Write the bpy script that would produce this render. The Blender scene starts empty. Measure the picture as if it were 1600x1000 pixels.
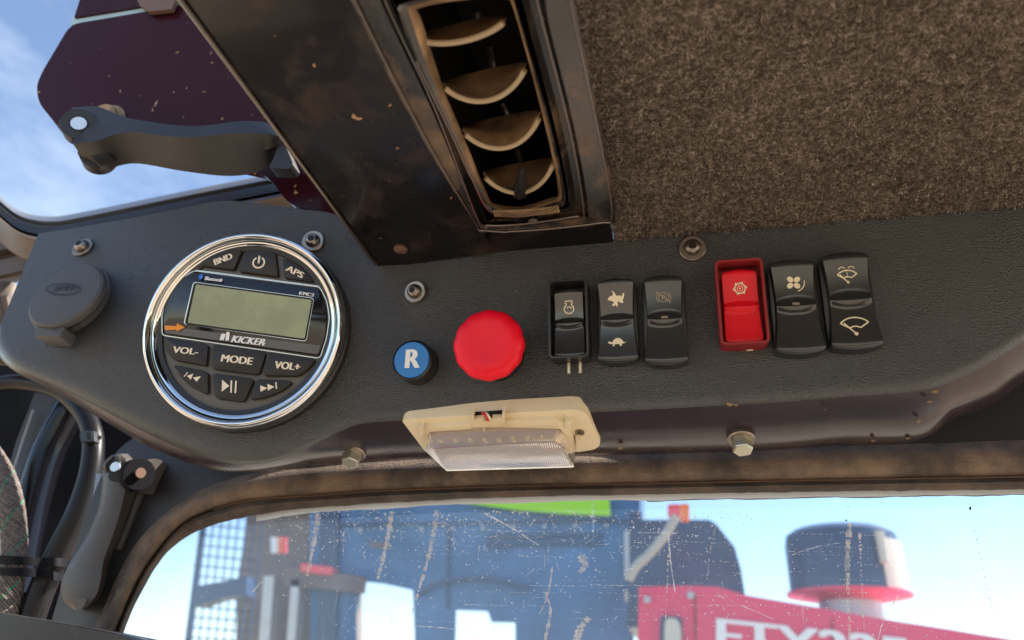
import bpy, math, random
import numpy as np
from mathutils import Vector, Matrix
random.seed(7); rng = np.random.default_rng(7)
S = bpy.context.scene
C = S.collection
# ------------------------------------------------------------------ camera, sky, sun, exposure
def V3(*a): return np.array(a, float)
F_ = V3(290, 607, 1142); F_ /= np.linalg.norm(F_)
R_ = V3(1, -.064, -.22); R_ -= F_*(R_@F_); R_ /= np.linalg.norm(R_)
U_ = np.cross(R_, F_)
U_ = -U_ if U_[1] > 0 else U_
MC = np.array([R_, F_, U_])                # camera axes (right, down, forward) -> cab axes (x right, y forward, z up)
FOC = 1142.0
cam_d = bpy.data.cameras.new('camera'); cam = bpy.data.objects.new('camera', cam_d); C.objects.link(cam)
cam_d.sensor_width = 36; cam_d.lens = 36*FOC/1600
cam_d.clip_start = .01; cam_d.clip_end = 3000
cm = Matrix.Identity(4)
for r in range(3):
    cm[r][0] = MC[r][0]; cm[r][1] = -MC[r][1]; cm[r][2] = -MC[r][2]
cam.matrix_world = cm
cam_d.dof.use_dof = True; cam_d.dof.focus_distance = .345; cam_d.dof.aperture_fstop = 10
S.camera = cam
S.view_settings.view_transform = 'Standard'; S.view_settings.look = 'None'
S.view_settings.gamma = 1; S.view_settings.use_curve_mapping = False
S.view_settings.exposure = 1.55
SUN_EL, SUN_AZ = math.radians(48), math.radians(62)     # azimuth clockwise from forward (+y) towards +x
w = bpy.data.worlds.new('World'); S.world = w; w.use_nodes = True
nt = w.node_tree; nt.nodes.clear()
wo = nt.nodes.new('ShaderNodeOutputWorld'); bg = nt.nodes.new('ShaderNodeBackground'); bg.inputs[1].default_value = .088
sky = nt.nodes.new('ShaderNodeTexSky'); sky.sky_type = 'NISHITA'; sky.sun_disc = False
sky.sun_elevation = SUN_EL; sky.sun_rotation = SUN_AZ; sky.dust_density = .15; sky.air_density = 1.0; sky.ozone_density = 2
tc = nt.nodes.new('ShaderNodeTexCoord'); mp = nt.nodes.new('ShaderNodeMapping'); mp.inputs['Scale'].default_value = (1, 1, 2.2)
no = nt.nodes.new('ShaderNodeTexNoise'); no.inputs['Scale'].default_value = 2.6; no.inputs['Detail'].default_value = 9; no.inputs['Roughness'].default_value = .6
cr = nt.nodes.new('ShaderNodeValToRGB'); cr.color_ramp.elements[0].position = .50; cr.color_ramp.elements[1].position = .95
cr.color_ramp.elements[0].color = (.03, .03, .03, 1); cr.color_ramp.elements[1].color = (.75, .75, .75, 1)
mx = nt.nodes.new('ShaderNodeMixRGB'); mx.inputs[2].default_value = (6.0, 6.6, 7.3, 1)
nt.links.new(tc.outputs['Generated'], mp.inputs[0]); nt.links.new(mp.outputs[0], no.inputs[0])
nt.links.new(no.outputs[0], cr.inputs[0]); nt.links.new(cr.outputs[0], mx.inputs[0])
nt.links.new(sky.outputs[0], mx.inputs[1]); nt.links.new(mx.outputs[0], bg.inputs[0]); nt.links.new(bg.outputs[0], wo.inputs[0])
sd = bpy.data.lights.new('sun', 'SUN'); sd.energy = 5.0; sd.angle = math.radians(.5); sd.color = (1, .93, .82)
sun = bpy.data.objects.new('sun', sd); C.objects.link(sun)
sdir = Vector((math.sin(SUN_AZ)*math.cos(SUN_EL), math.cos(SUN_AZ)*math.cos(SUN_EL), math.sin(SUN_EL)))
sun.rotation_euler = sdir.to_track_quat('Z', 'Y').to_euler()
S.render.engine = 'CYCLES'
S.cycles.max_bounces = 10; S.cycles.transparent_max_bounces = 16

# ------------------------------------------------------------------ geometry of the place
def ray(px, py): return MC @ V3(px-800, py-500, FOC)
def at_plane(px, py, o, n):
    d = ray(px, py); return d*((o@n)/(d@n))
def atY(px, py, Y): d = ray(px, py); return d*(Y/d[1])
def atZ(px, py, Z): d = ray(px, py); return d*(Z/d[2])
def smin(a, b, k):
    h = np.clip(.5+.5*(b-a)/k, 0, 1); return b*(1-h)+a*h-k*h*(1-h)
O0 = ray(1000, 500)/FOC*.346
A0 = O0[1]+.173*O0[2]
def y_main(x, z): return A0-.173*z
XB = None
def _pm(px, py): # hit on the main plane only
    d = ray(px, py); t = A0/(d[1]+.173*d[2]); return d*t
_b = _pm(572, 520); _by = _b[1]
def y_rad(x, z): return _by+.22*(x-_b[0])-.195*(z-_b[2])
def _pr(px, py):
    d = ray(px, py); c = _by-.22*_b[0]+.195*_b[2]
    return d*(c/(d[1]-.22*d[0]+.195*d[2]))
_l = _pr(228, 470)
def y_left(x, z): return _l[1]+.035*(x-_l[0])+.12*(z-_l[2])
def y_face(x, z):
    return -smin(-smin(y_main(x, z), y_rad(x, z), .006), -y_left(x, z), .006)
def face(px, py, off=0):
    d = ray(px, py); lo, hi = .1/FOC, 1.2/FOC
    for _ in range(40):
        m = (lo+hi)/2; p = d*m
        if p[1] < y_face(p[0], p[2]): lo = m
        else: hi = m
    p = d*lo
    return p
def nface(p):
    e = .004
    hx = (y_face(p[0]+e, p[2])-y_face(p[0]-e, p[2]))/(2*e); hz = (y_face(p[0], p[2]+e)-y_face(p[0], p[2]-e))/(2*e)
    n = V3(hx, -1, hz); return n/np.linalg.norm(n)
ZC = face(1287, 347)[2]                    # the ceiling height above the lens

# ------------------------------------------------------------------ helpers
def link(o): C.objects.link(o); return o
MATS = {}
def mat(name, base, rough=.5, metal=0, dust=0, dust_col=(.30, .20, .12), dust_scale=30, dust_sharp=.12, grain=0, grain_scale=900,
        var=.0, var_scale=12, coat=0, spec=.5, specks=0, speck_col=(.45, .27, .14), speck_scale=120, trans=0, alpha=None, scratch=0, rough_var=.1, sheen=0):
    m = bpy.data.materials.new(name); m.use_nodes = True; t = m.node_tree; b = t.nodes['Principled BSDF']
    b.inputs['Base Color'].default_value = (*base, 1); b.inputs['Roughness'].default_value = rough; b.inputs['Metallic'].default_value = metal
    b.inputs['Specular IOR Level'].default_value = spec; b.inputs['Coat Weight'].default_value = coat; b.inputs['Coat Roughness'].default_value = .08
    b.inputs['Transmission Weight'].default_value = trans
    if sheen: b.inputs['Sheen Weight'].default_value = sheen
    co = t.nodes.new('ShaderNodeTexCoord').outputs['Object']
    def noise(sc, det=6, r=.6):
        n = t.nodes.new('ShaderNodeTexNoise'); n.inputs['Scale'].default_value = sc; n.inputs['Detail'].default_value = det; n.inputs['Roughness'].default_value = r
        t.links.new(co, n.inputs['Vector']); return n.outputs[0]
    def ramp(src, a, b_, lo=0, hi=1):
        r = t.nodes.new('ShaderNodeMapRange'); r.inputs[1].default_value = a; r.inputs[2].default_value = b_; r.inputs[3].default_value = lo; r.inputs[4].default_value = hi
        t.links.new(src, r.inputs[0]); return r.outputs[0]
    def mixc(f, c1, c2):
        q = t.nodes.new('ShaderNodeMixRGB'); t.links.new(f, q.inputs[0])
        for c, i in ((c1, 1), (c2, 2)):
            if isinstance(c, tuple): q.inputs[i].default_value = (*c, 1)
            else: t.links.new(c, q.inputs[i])
        return q.outputs[0]
    col = base; used = False; rsrc = None
    if var:
        f = ramp(noise(var_scale), .3, .7)
        col = mixc(f, tuple(c*(1-var) for c in base), tuple(min(1, c*(1+var)) for c in base)); used = True
    if dust:
        thr = .72-.42*dust
        f = ramp(noise(dust_scale, 9, .68), thr, thr+dust_sharp*2, 0, min(1, .35+dust*.6))
        col = mixc(f, col, dust_col); used = True; rsrc = f
    if specks:
        f = ramp(noise(speck_scale, 3, .5), .72-.1*specks, .74-.1*specks)
        col = mixc(f, col, speck_col); used = True
    if used: t.links.new(col, b.inputs['Base Color'])
    rv = ramp(noise(18, 5), .3, .7, max(.02, rough-rough_var), min(1, rough+rough_var))
    if rsrc is not None:
        q = t.nodes.new('ShaderNodeMix'); q.data_type = 'FLOAT'; t.links.new(rsrc, q.inputs[0]); t.links.new(rv, q.inputs[2]); q.inputs[3].default_value = .9
        rv = q.outputs[0]
    t.links.new(rv, b.inputs['Roughness'])
    if grain:
        vo = t.nodes.new('ShaderNodeTexVoronoi'); vo.inputs['Scale'].default_value = grain_scale; vo.feature = 'F1'; gm = t.nodes.new('ShaderNodeMapping'); gm.inputs['Scale'].default_value = (.62, 1, 1.25); t.links.new(co, gm.inputs[0])
        t.links.new(gm.outputs[0], vo.inputs['Vector']); n2 = noise(grain_scale*1.7, 3)
        ad = t.nodes.new('ShaderNodeMath'); ad.operation = 'ADD'; t.links.new(vo.outputs[0], ad.inputs[0]); t.links.new(n2, ad.inputs[1])
        bu = t.nodes.new('ShaderNodeBump'); bu.inputs['Strength'].default_value = grain; bu.inputs['Distance'].default_value = .0004
        t.links.new(ad.outputs[0], bu.inputs['Height']); t.links.new(bu.outputs[0], b.inputs['Normal'])
    MATS[name] = m; return m
DUSTC = (.42, .27, .14)
M = {}
M['console'] = mat('console_vinyl', (.027, .030, .034), .25, grain=1.0, grain_scale=1600, var=.2, var_scale=14, dust=.18, dust_col=(.10, .085, .07), dust_scale=11, spec=1.0, rough_var=.05)
M['black'] = mat('black_plastic', (.020, .020, .022), .34, spec=.5, dust=.12, dust_col=(.12, .09, .07), dust_scale=60)
M['rocker'] = mat('rocker_plastic', (.022, .023, .025), .20, spec=.9, var=.1, rough_var=.05)
M['matte'] = mat('matte_black', (.024, .021, .020), .45, dust=.15, dust_col=(.13, .09, .06), dust_scale=40, grain=.2, grain_scale=1500)
M['under'] = mat('plum_black_paint', (.024, .014, .021), .26, dust=.2, dust_col=(.07, .042, .045), dust_scale=20, spec=.6, var=.3, var_scale=25)
M['worn'] = mat('worn_lit_handle', (.060, .050, .043), .45, dust=.2, dust_col=(.15, .12, .09), dust_scale=30)  # base colour lightened for the warm light on the lower latch
M['rubber'] = mat('seal_rubber', (.055, .045, .040), .75, dust=.7, dust_col=(.17, .125, .09), dust_scale=45, grain=.6, grain_scale=1100)
M['seal'] = mat('foam_seal', (.07, .055, .047), .8, dust=.8, dust_col=(.26, .185, .13), dust_scale=35, grain=.9, grain_scale=900)
M['paint'] = mat('dark_cab_paint', (.032, .027, .030), .38, dust=.35, dust_col=(.16, .10, .065), dust_scale=14, specks=.35, speck_scale=70, spec=.5)
M['plate'] = mat('plum_black_steel', (.036, .007, .012), .18, spec=.12, dust=.15, dust_col=(.10, .07, .055), dust_scale=16, specks=.08, speck_scale=170, coat=.0)
M['cover'] = mat('dusty_black_steel', (.008, .006, .007), .27, spec=.4, dust=.52, dust_col=(.075, .042, .027), dust_scale=32, specks=.30, speck_scale=85, coat=.2, dust_sharp=.1)
M['vent'] = mat('vent_plastic', (.018, .016, .016), .20, spec=.9, dust=.60, dust_col=(.30, .185, .10), dust_scale=19, dust_sharp=.10, grain=.15, grain_scale=1500)
M['vent_dust'] = mat('dust_caked_plastic', (.16, .10, .058), .55, dust=.8, dust_col=(.55, .36, .19), dust_scale=45, var=.3, var_scale=60, grain=.5, grain_scale=1200)
M['lit_lip'] = mat('lit_dusty_lip', (.48, .38, .25), .35, dust=.5, dust_col=(.50, .35, .20), dust_scale=80)  # louvre lips painted paler than the dusty blades, as lit edges
M['chip'] = mat('rust_chip', (.60, .38, .20), .8)
M['cavity'] = mat('duct_dark', (.006, .005, .005), .7)
M['chrome'] = mat('chrome', (.70, .70, .69), .05, 1, dust=.10, dust_col=(.45, .38, .30), dust_scale=30, rough_var=.02)
M['silver'] = mat('silver_trim', (.55, .53, .50), .25, 1)
M['steel'] = mat('worn_steel', (.30, .26, .23), .38, 1, dust=.35, dust_col=(.20, .13, .085), dust_scale=90)
M['zinc'] = mat('zinc_bolt', (.62, .60, .48), .32, .8, dust=.35, dust_col=(.38, .30, .20), dust_scale=110)
M['bright_pin'] = mat('bright_pin', (.72, .74, .75), .25, .6)
M['rust_pin'] = mat('rusty_pin', (.20, .12, .085), .55, .4, dust=.5, dust_col=(.16, .09, .055), dust_scale=120)
M['red'] = mat('red_plastic', (.92, .004, .026), .42, spec=.35, var=.06, var_scale=60, dust=.06, dust_col=(.55, .10, .08), dust_scale=60)
M['red_rocker'] = mat('red_switch', (.80, .006, .020), .38, spec=.4)
M['red_guard'] = mat('red_guard', (.26, .020, .024), .45, spec=.4, var=.12, var_scale=80)
M['blue'] = mat('blue_label', (.030, .20, .56), .42, spec=.4)
M['white'] = mat('white_print', (.85, .85, .84), .5)
M['cream_print'] = mat('cream_print', (.85, .76, .60), .55)
M['tan_print'] = mat('tan_print', (.86, .76, .55), .5)
M['dim_print'] = mat('dim_print', (.36, .29, .21), .5)
M['radio_face'] = mat('radio_gloss', (.010, .010, .012), .12, spec=.6, dust=.05, dust_col=(.12, .09, .07), dust_scale=70)
M['radio_web'] = mat('radio_web', (.10, .095, .09), .35, dust=.35, dust_col=(.16, .12, .09), dust_scale=120)
M['radio_button'] = mat('radio_button', (.018, .015, .014), .50, grain=.1, grain_scale=2500, dust=.2, dust_col=(.07, .045, .03), dust_scale=120)
M['orange_mark'] = mat('orange_mark', (.85, .28, .01), .5)
M['blue_dot'] = mat('blue_dot', (.02, .18, .70), .4)
M['cream'] = mat('cream_plastic', (.80, .68, .46), .42, dust=.45, dust_col=(.62, .45, .24), dust_scale=55, spec=.5)
M['cap'] = mat('socket_rubber', (.075, .075, .075), .50, dust=.30, dust_col=(.17, .135, .105), dust_scale=26)
M['conduit'] = mat('conduit_plastic', (.012, .011, .012), .34, spec=.2, dust=.2, dust_col=(.10, .07, .055), dust_scale=35)
M['strut'] = mat('gloss_strut', (.006, .006, .009), .16, spec=.3)
M['void'] = mat('dark_lining', (.005, .005, .007), .75, spec=.12, dust=.1, dust_col=(.03, .025, .022))
M['pillar_trim'] = mat('pillar_paint', (.018, .016, .017), .5, dust=.3, dust_col=(.12, .085, .06), dust_scale=18)
M['shelf'] = mat('scuffed_black', (.030, .028, .026), .5, dust=.35, dust_col=(.17, .14, .10), dust_scale=45, scratch=1)
M['alu'] = mat('window_channel', (.20, .21, .23), .35, .5, dust=.4, dust_col=(.30, .19, .12), dust_scale=25)
M['rail'] = mat('dusty_rail', (.09, .065, .05), .5, dust=.6, dust_col=(.26, .17, .11), dust_scale=20)
M['lightpaint'] = mat('grey_panel', (.32, .33, .35), .5)
M['sky_teal'] = mat('pale_edge', (.42, .58, .62), .35)  # sky colour painted on the strip across the latch plate
M['sealant'] = mat('clear_sealant', (.70, .78, .86), .4, dust=.2, dust_col=(.5, .35, .22), dust_scale=60)
M['mud'] = mat('dried_mud', (.55, .40, .28), .9)
M['wire_red'] = mat('red_wire', (.65, .02, .03), .45)
M['shade_grey'] = mat('grey_film', (.5, .48, .45), .5)
M['dirt'] = mat('red_dirt_ground', (.32, .25, .18), .95, var=.25, var_scale=.6)
M['floor_bounce'] = mat('tan_bounce_floor', (.30, .255, .20), .9, var=.3, var_scale=5)  # pale tan chosen to throw warm bounce light up into the cab
M['m_red'] = mat('red_machine_paint', (.80, .025, .11), .35, coat=.3, var=.08, var_scale=2)
M['m_navy'] = mat('machine_dark_panel', (.028, .050, .105), .35, var=.3, var_scale=1.5, coat=.2)
M['m_blue'] = mat('machine_blue_grey', (.055, .15, .30), .45, var=.35, var_scale=1.8, dust=.25, dust_col=(.16, .16, .17), dust_scale=2.5)
M['m_brown'] = mat('machine_brown_grey', (.17, .13, .11), .7, var=.35, var_scale=3)
M['m_light'] = mat('machine_light_metal', (.50, .50, .48), .35, .4)
M['m_cream'] = mat('machine_cream', (.62, .58, .48), .4)
M['green'] = mat('lime_strip', (.36, .80, .01), .5)
M['m_orange'] = mat('beacon_orange', (.95, .22, .04), .35)
M['m_pink'] = mat('beacon_pink', (.85, .10, .12), .4)
M['strap'] = mat('grey_strap', (.46, .43, .37), .7)

def setlabel(o, label=None, cat=None, group=None, kind=None):
    if label: o['label'] = label
    if cat: o['category'] = cat
    if group: o['group'] = group
    if kind: o['kind'] = kind
WM = {}
def thing(name, label, cat, m=None, group=None):
    o = link(bpy.data.objects.new(name, None)); o.empty_display_size = .01
    m = m or Matrix.Identity(4); o.matrix_world = m; WM[o.name] = m
    setlabel(o, label, cat, group); return o
def wm(o): return WM.get(o.name, Matrix.Identity(4))
def part(name, geo, m, parent=None, world=False, smooth=True, ang=35, label=None):
    """geo = (verts, faces); local to the parent, or world=True to convert"""
    vs, fs = geo; vs = np.array([tuple(v) for v in vs], float)
    mm = wm(parent) if parent else Matrix.Identity(4)
    own = Matrix.Identity(4)
    if world and parent:
        inv = np.array(mm.inverted()); vs = vs@inv[:3, :3].T+inv[:3, 3]
    if not parent:
        c = vs.mean(0); vs = vs-c; own = Matrix.Translation(Vector(c))
    me = bpy.data.meshes.new(name); me.from_pydata([tuple(v) for v in vs], [], [tuple(f) for f in fs]); me.validate(); me.update()
    if smooth:
        me.polygons.foreach_set('use_smooth', [True]*len(me.polygons)); me.set_sharp_from_angle(angle=math.radians(ang))
    me.materials.append(M[m] if isinstance(m, str) else m)
    o = link(bpy.data.objects.new(name, me))
    if parent: o.parent = parent; WM[o.name] = mm
    else: o.matrix_world = own; WM[o.name] = own
    if label: o['label'] = label
    return o
def merge(*gs):
    V, Fc = [], []
    for v, f in gs:
        n = len(V); V += [tuple(a) for a in v]; Fc += [tuple(i+n for i in g) for g in f]
    return V, Fc
def lathe(prof, n=48, c=(0, 0), lobes=0, amp=0, sx=1, sy=1):
    V, Fc = [], []
    for (r, z) in prof:
        for k in range(n):
            a = 2*math.pi*k/n; rr = r*(1+amp*abs(math.cos(lobes*a/2))) if lobes else r
            V.append((c[0]+sx*rr*math.cos(a), c[1]+sy*rr*math.sin(a), z))
    for i in range(len(prof)-1):
        for k in range(n):
            a, b = i*n+k, i*n+(k+1) % n; Fc.append((a, b, b+n, a+n))
    if prof[0][0] > 1e-6: Fc.append(tuple(range(n))[::-1])
    if prof[-1][0] > 1e-6: Fc.append(tuple(range((len(prof)-1)*n, len(prof)*n)))
    return V, Fc
def ringlathe(prof, n=64, c=(0, 0)):           # closed profile, no caps
    V, Fc = [], []; L = len(prof)
    for (r, z) in prof:
        for k in range(n):
            a = 2*math.pi*k/n; V.append((c[0]+r*math.cos(a), c[1]+r*math.sin(a), z))
    for i in range(L):
        j = (i+1) % L
        for k in range(n): Fc.append((i*n+k, i*n+(k+1) % n, j*n+(k+1) % n, j*n+k))
    return V, Fc
def inset2(pts, d):
    P = np.array(pts, float); n = len(P); area = .5*sum(P[i][0]*P[(i+1) % n][1]-P[(i+1) % n][0]*P[i][1] for i in range(n))
    s = 1 if area > 0 else -1; out = []
    for i in range(n):
        a, b, c = P[i-1], P[i], P[(i+1) % n]
        e1 = (b-a)/(np.linalg.norm(b-a)+1e-12); e2 = (c-b)/(np.linalg.norm(c-b)+1e-12)
        n1 = V3(-e1[1], e1[0])*s; n2 = V3(-e2[1], e2[0])*s; m = n1+n2; m /= (np.linalg.norm(m)+1e-12)
        k = d/max(.45, m@n1); out.append(b+m*k)
    return out
def roundpoly(pts, r, n=5):
    P = [np.array(p, float) for p in pts]; out = []
    for i in range(len(P)):
        a, b, c = P[i-1], P[i], P[(i+1) % len(P)]
        u = a-b; v = c-b; lu, lv = np.linalg.norm(u), np.linalg.norm(v); rr = min(r, lu*.45, lv*.45)
        p0 = b+u/lu*rr; p1 = b+v/lv*rr
        for k in range(n+1):
            t = k/n; out.append(p0*(1-t)**2+2*b*t*(1-t)+p1*t*t)
    return out
def prism(pts, z0, z1, bev=0, zf=None):
    rings = [(pts, z0), (pts, z1-bev)]
    if bev: rings += [(inset2(pts, bev*.3), z1-bev*.3), (inset2(pts, bev), z1)]
    V, Fc = [], []; n = len(pts)
    for p, z in rings: V += [(q[0], q[1], z) for q in p]
    for i in range(len(rings)-1):
        for k in range(n): Fc.append((i*n+k, i*n+(k+1) % n, (i+1)*n+(k+1) % n, (i+1)*n+k))
    Fc.append(tuple(range(n))[::-1]); Fc.append(tuple(range((len(rings)-1)*n, len(rings)*n)))
    return V, Fc
def wallring(pout, pin, z0, z1):
    n = len(pout); V = []
    for p, z in ((pout, z0), (pout, z1), (pin, z1), (pin, z0)): V += [(q[0], q[1], z) for q in p]
    Fc = [(i*n+k, i*n+(k+1) % n, ((i+1) % 4)*n+(k+1) % n, ((i+1) % 4)*n+k) for i in range(4) for k in range(n)]
    return V, Fc
def flat(pts, z=0): return [(p[0], p[1], z) for p in pts], [tuple(range(len(pts)))]
def ribbon(pts, w, z=0, closed=False):
    P = [np.array(p[:2], float) for p in pts]; n = len(P); V, Fc = [], []
    for i in range(n):
        a = P[i-1] if (i > 0 or closed) else P[i]; b = P[(i+1) % n] if (i < n-1 or closed) else P[i]
        d = b-a; d /= (np.linalg.norm(d)+1e-12); m = V3(-d[1], d[0])*w/2
        V += [(P[i][0]+m[0], P[i][1]+m[1], z), (P[i][0]-m[0], P[i][1]-m[1], z)]
    for i in range(n if closed else n-1):
        j = (i+1) % n; Fc.append((2*i, 2*i+1, 2*j+1, 2*j))
    return V, Fc
def arc(cx, cy, r, a0, a1, n=24): return [(cx+r*math.cos(math.radians(a0+(a1-a0)*k/n)), cy+r*math.sin(math.radians(a0+(a1-a0)*k/n))) for k in range(n+1)]
def cat(pts, n=8, closed=False):
    P = [np.array(p, float) for p in pts]; out = []; L = len(P)
    for i in range(L if closed else L-1):
        p1, p2 = P[i], P[(i+1) % L]
        p0 = P[i-1] if (i > 0 or closed) else 2*p1-p2
        p3 = P[(i+2) % L] if (i+2 < L or closed) else 2*p2-p1
        for k in range(n):
            t = k/n; out.append(.5*((2*p1)+(-p0+p2)*t+(2*p0-5*p1+4*p2-p3)*t*t+(-p0+3*p1-3*p2+p3)*t**3))
    if not closed: out.append(P[-1])
    return out
def resample(pts, n):
    P = np.array(pts, float); d = np.r_[0, np.cumsum(np.linalg.norm(np.diff(P, axis=0), axis=1))]
    s = np.linspace(0, d[-1], n); return np.stack([np.interp(s, d, P[:, k]) for k in range(P.shape[1])], 1)
def loft(rows, closed_rows=False, closed_cols=False, cap=False):
    R = len(rows); n = len(rows[0]); V = [tuple(p) for r in rows for p in r]; Fc = []
    for i in range(R if closed_rows else R-1):
        j = (i+1) % R
        for k in range(n if closed_cols else n-1):
            l = (k+1) % n; Fc.append((i*n+k, i*n+l, j*n+l, j*n+k))
    if cap and closed_rows:
        Fc.append(tuple(i*n for i in range(R))); Fc.append(tuple(i*n+n-1 for i in range(R))[::-1])
    if cap and closed_cols:
        Fc.append(tuple(range(n))[::-1]); Fc.append(tuple(range((R-1)*n, R*n)))
    return V, Fc
def tube(pts, r, n=16, caps=True, rfun=None):
    P = [np.array(p, float) for p in pts]; L = len(P); rows = []; up = V3(0, 0, 1)
    T0 = P[1]-P[0]; T0 /= np.linalg.norm(T0); A = np.cross(T0, up)
    if np.linalg.norm(A) < .1: A = np.cross(T0, V3(1, 0, 0))
    A /= np.linalg.norm(A)
    for i in range(L):
        T = P[min(i+1, L-1)]-P[max(i-1, 0)]; T /= (np.linalg.norm(T)+1e-12)
        A = A-T*(A@T); A /= np.linalg.norm(A); B = np.cross(T, A); rr = rfun(i/(L-1)) if rfun else r
        rows.append([P[i]+rr*(A*math.cos(2*math.pi*k/n)+B*math.sin(2*math.pi*k/n)) for k in range(n)])
    return loft(rows, closed_cols=True, cap=caps)
def box(x0, x1, y0, y1, z0, z1):
    V = [(x, y, z) for z in (z0, z1) for y in (y0, y1) for x in (x0, x1)]
    return V, [(0, 2, 3, 1), (4, 5, 7, 6), (0, 1, 5, 4), (2, 6, 7, 3), (0, 4, 6, 2), (1, 3, 7, 5)]
def frame(p, n, xdir=(1, 0, 0)):
    n = np.array(n, float); n /= np.linalg.norm(n); x = np.array(xdir, float); x = x-n*(x@n); x /= np.linalg.norm(x); y = np.cross(n, x)
    m = Matrix.Identity(4)
    for i in range(3): m[i][0], m[i][1], m[i][2], m[i][3] = x[i], y[i], n[i], p[i]
    return m
def locf(m, off=0):
    """pixel of the photograph -> local xy on the plane z=off of frame m"""
    A = np.array(m); n = A[:3, 2]; o = A[:3, 3]+n*off; x, y = A[:3, 0], A[:3, 1]
    def f(px, py):
        p = at_plane(px, py, o, n); return np.array([(p-o)@x, (p-o)@y])
    return f
def text_geo(s, offset=0, shear=0, spacing=1):
    cu = bpy.data.curves.new('t', 'FONT'); cu.body = s; cu.size = 1; cu.offset = offset; cu.shear = shear; cu.space_character = spacing; cu.resolution_u = 4
    o = bpy.data.objects.new('t', cu); C.objects.link(o); bpy.context.view_layer.update()
    dg = bpy.context.evaluated_depsgraph_get(); me = bpy.data.meshes.new_from_object(o.evaluated_get(dg))
    V = np.array([tuple(v.co) for v in me.vertices]); Fc = [tuple(p.vertices) for p in me.polygons]
    bpy.data.objects.remove(o); bpy.data.meshes.remove(me); bpy.data.curves.remove(cu); return V, Fc
def text_fit(s, pl, pr, h, z, offset=.0, shear=0, spacing=1, bold=.16):
    """text whose baseline runs from pl to pr (local xy) with cap height h"""
    V, Fc = text_geo(s, offset, shear, spacing)
    x0, x1 = V[:, 0].min(), V[:, 0].max(); y0, y1 = V[:, 1].min(), V[:, 1].max()
    pl, pr = np.array(pl), np.array(pr); d = pr-pl; L = np.linalg.norm(d); d = d/L; q = V3(-d[1], d[0])
    u = (V[:, 0]-x0)/(x1-x0)*L; v = (V[:, 1]-y0)/(y1-y0)*h
    bold = min(bold, .5*L/h/len(s)*.5)
    if bold:
        return merge(*[([(*(pl+d*(a*(1-bold*h/L)+k*bold*h/2)+q*b), z+k*.00003) for a, b in zip(u, v)], Fc) for k in (0, 1, 2)])
    return [(*(pl+d*a+q*b), z) for a, b in zip(u, v)], Fc

# ------------------------------------------------------------------ ground outside
g = part('ground', ([(-1500, -1500, -2.4), (1500, -1500, -2.4), (1500, 1500, -2.4), (-1500, 1500, -2.4)], [(0, 1, 2, 3)]), 'dirt'); g['kind'] = 'structure'

o = part('bounce_floor', box(-.75, .8, -1.2, .42, -1.45, -1.40), 'floor_bounce'); o['kind'] = 'structure'  # unseen floor, added for its bounce light
o = part('dashboard', merge(box(-.45, .6, .30, .62, -.95, -.42), box(-.45, .6, .42, .75, -1.4, -.95)), 'matte'); setlabel(o, 'black dashboard low under the windscreen, added unseen below the picture', 'dashboard')  # unseen, added to keep bounce light off the console underside
for xx, lab in ((-.82, 'unseen black cab pillar added behind the viewer on the left'), (.78, 'unseen black cab pillar added behind the viewer on the right')):
    o = part('unseen_pillar', box(xx-.06, xx+.06, -1.25, -1.12, -1.4, ZC+.09), 'void'); setlabel(o, lab, 'pillar')  # unseen pillars added as dark shapes for reflections
o = part('unseen_rear_panel', box(-.76, .72, -1.22, -1.18, -1.4, -.55), 'void'); setlabel(o, 'unseen low black rear panel added behind the viewer', 'panel')  # unseen, added to darken reflections in the chrome
# ------------------------------------------------------------------ overhead console shell
TBE = [((60, 365), (4, 500), (-2, 512)), ((62, 365), (6, 525), (4, 545)), ((72, 363), (30, 553), (32, 573)), ((92, 360), (85, 577), (80, 600)),
       ((118, 356), (130, 598), (120, 625)), ((152, 350), (185, 626), (180, 663)), ((200, 342), (250, 658), (244, 700)), ((285, 325), (335, 690), (338, 731)),
       ((345, 314), (400, 697), (400, 730)), ((400, 317), (450, 688), (450, 727)), ((470, 327), (505, 664), (500, 722)), ((530, 338), (560, 646), (560, 717)),
       ((600, 388), (640, 639), (640, 712)), ((765, 390), (800, 632), (800, 707)), ((975, 372), (1000, 621), (1000, 703)), ((1200, 353), (1200, 609), (1200, 697)),
       ((1287, 345), (1320, 599), (1320, 688)), ((1400, 335), (1435, 589), (1440, 684)), ((1460, 330), (1500, 569), (1490, 655)), ((1525, 325), (1550, 543), (1560, 628)),
       ((1600, 318), (1600, 513), (1600, 596)), ((1720, 308), (1720, 440), (1720, 520))]
K = 10
Tc = cat([a for a, b, c in TBE], K); Bc = cat([b for a, b, c in TBE], K); Ec = cat([c for a, b, c in TBE], K)
NR = 46; cols = []
for t, b, e in zip(Tc, Bc, Ec):
    col = [face(*(np.array(t)*(1-k/NR)+np.array(b)*(k/NR))) for k in range(NR+1)]
    top = col[0]; col = [top+V3(0, .030, .002), top+V3(0, .004, .0008), ]+col
    p = col[-1]; tan = col[-1]-col[-2]; tan /= np.linalg.norm(tan)
    E_ = atY(e[0], e[1], p[1]+.036); L = np.linalg.norm(E_-p); D = V3(0, .93, -.36)
    ci = len(cols)/K; rad_ = .0115-.0070*min(1, max(0, (ci-8)/3)); rad_ = min(rad_, L*.45)
    Q_ = p+tan*rad_*.75; e1 = (E_-Q_)/np.linalg.norm(E_-Q_); q2 = Q_+e1*rad_*.9
    for k in range(1, 9):
        s = k/8; col.append(p*(1-s)**2+2*Q_*s*(1-s)+q2*s*s)
    for k in range(1, 7): col.append(q2+(E_-q2)*k/6+V3(0, -.0018, -.0030)*min(1, L/.03)*math.sin(math.pi*k/6))
    col.append(E_+V3(0, .02, .004)); cols.append(col)
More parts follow.
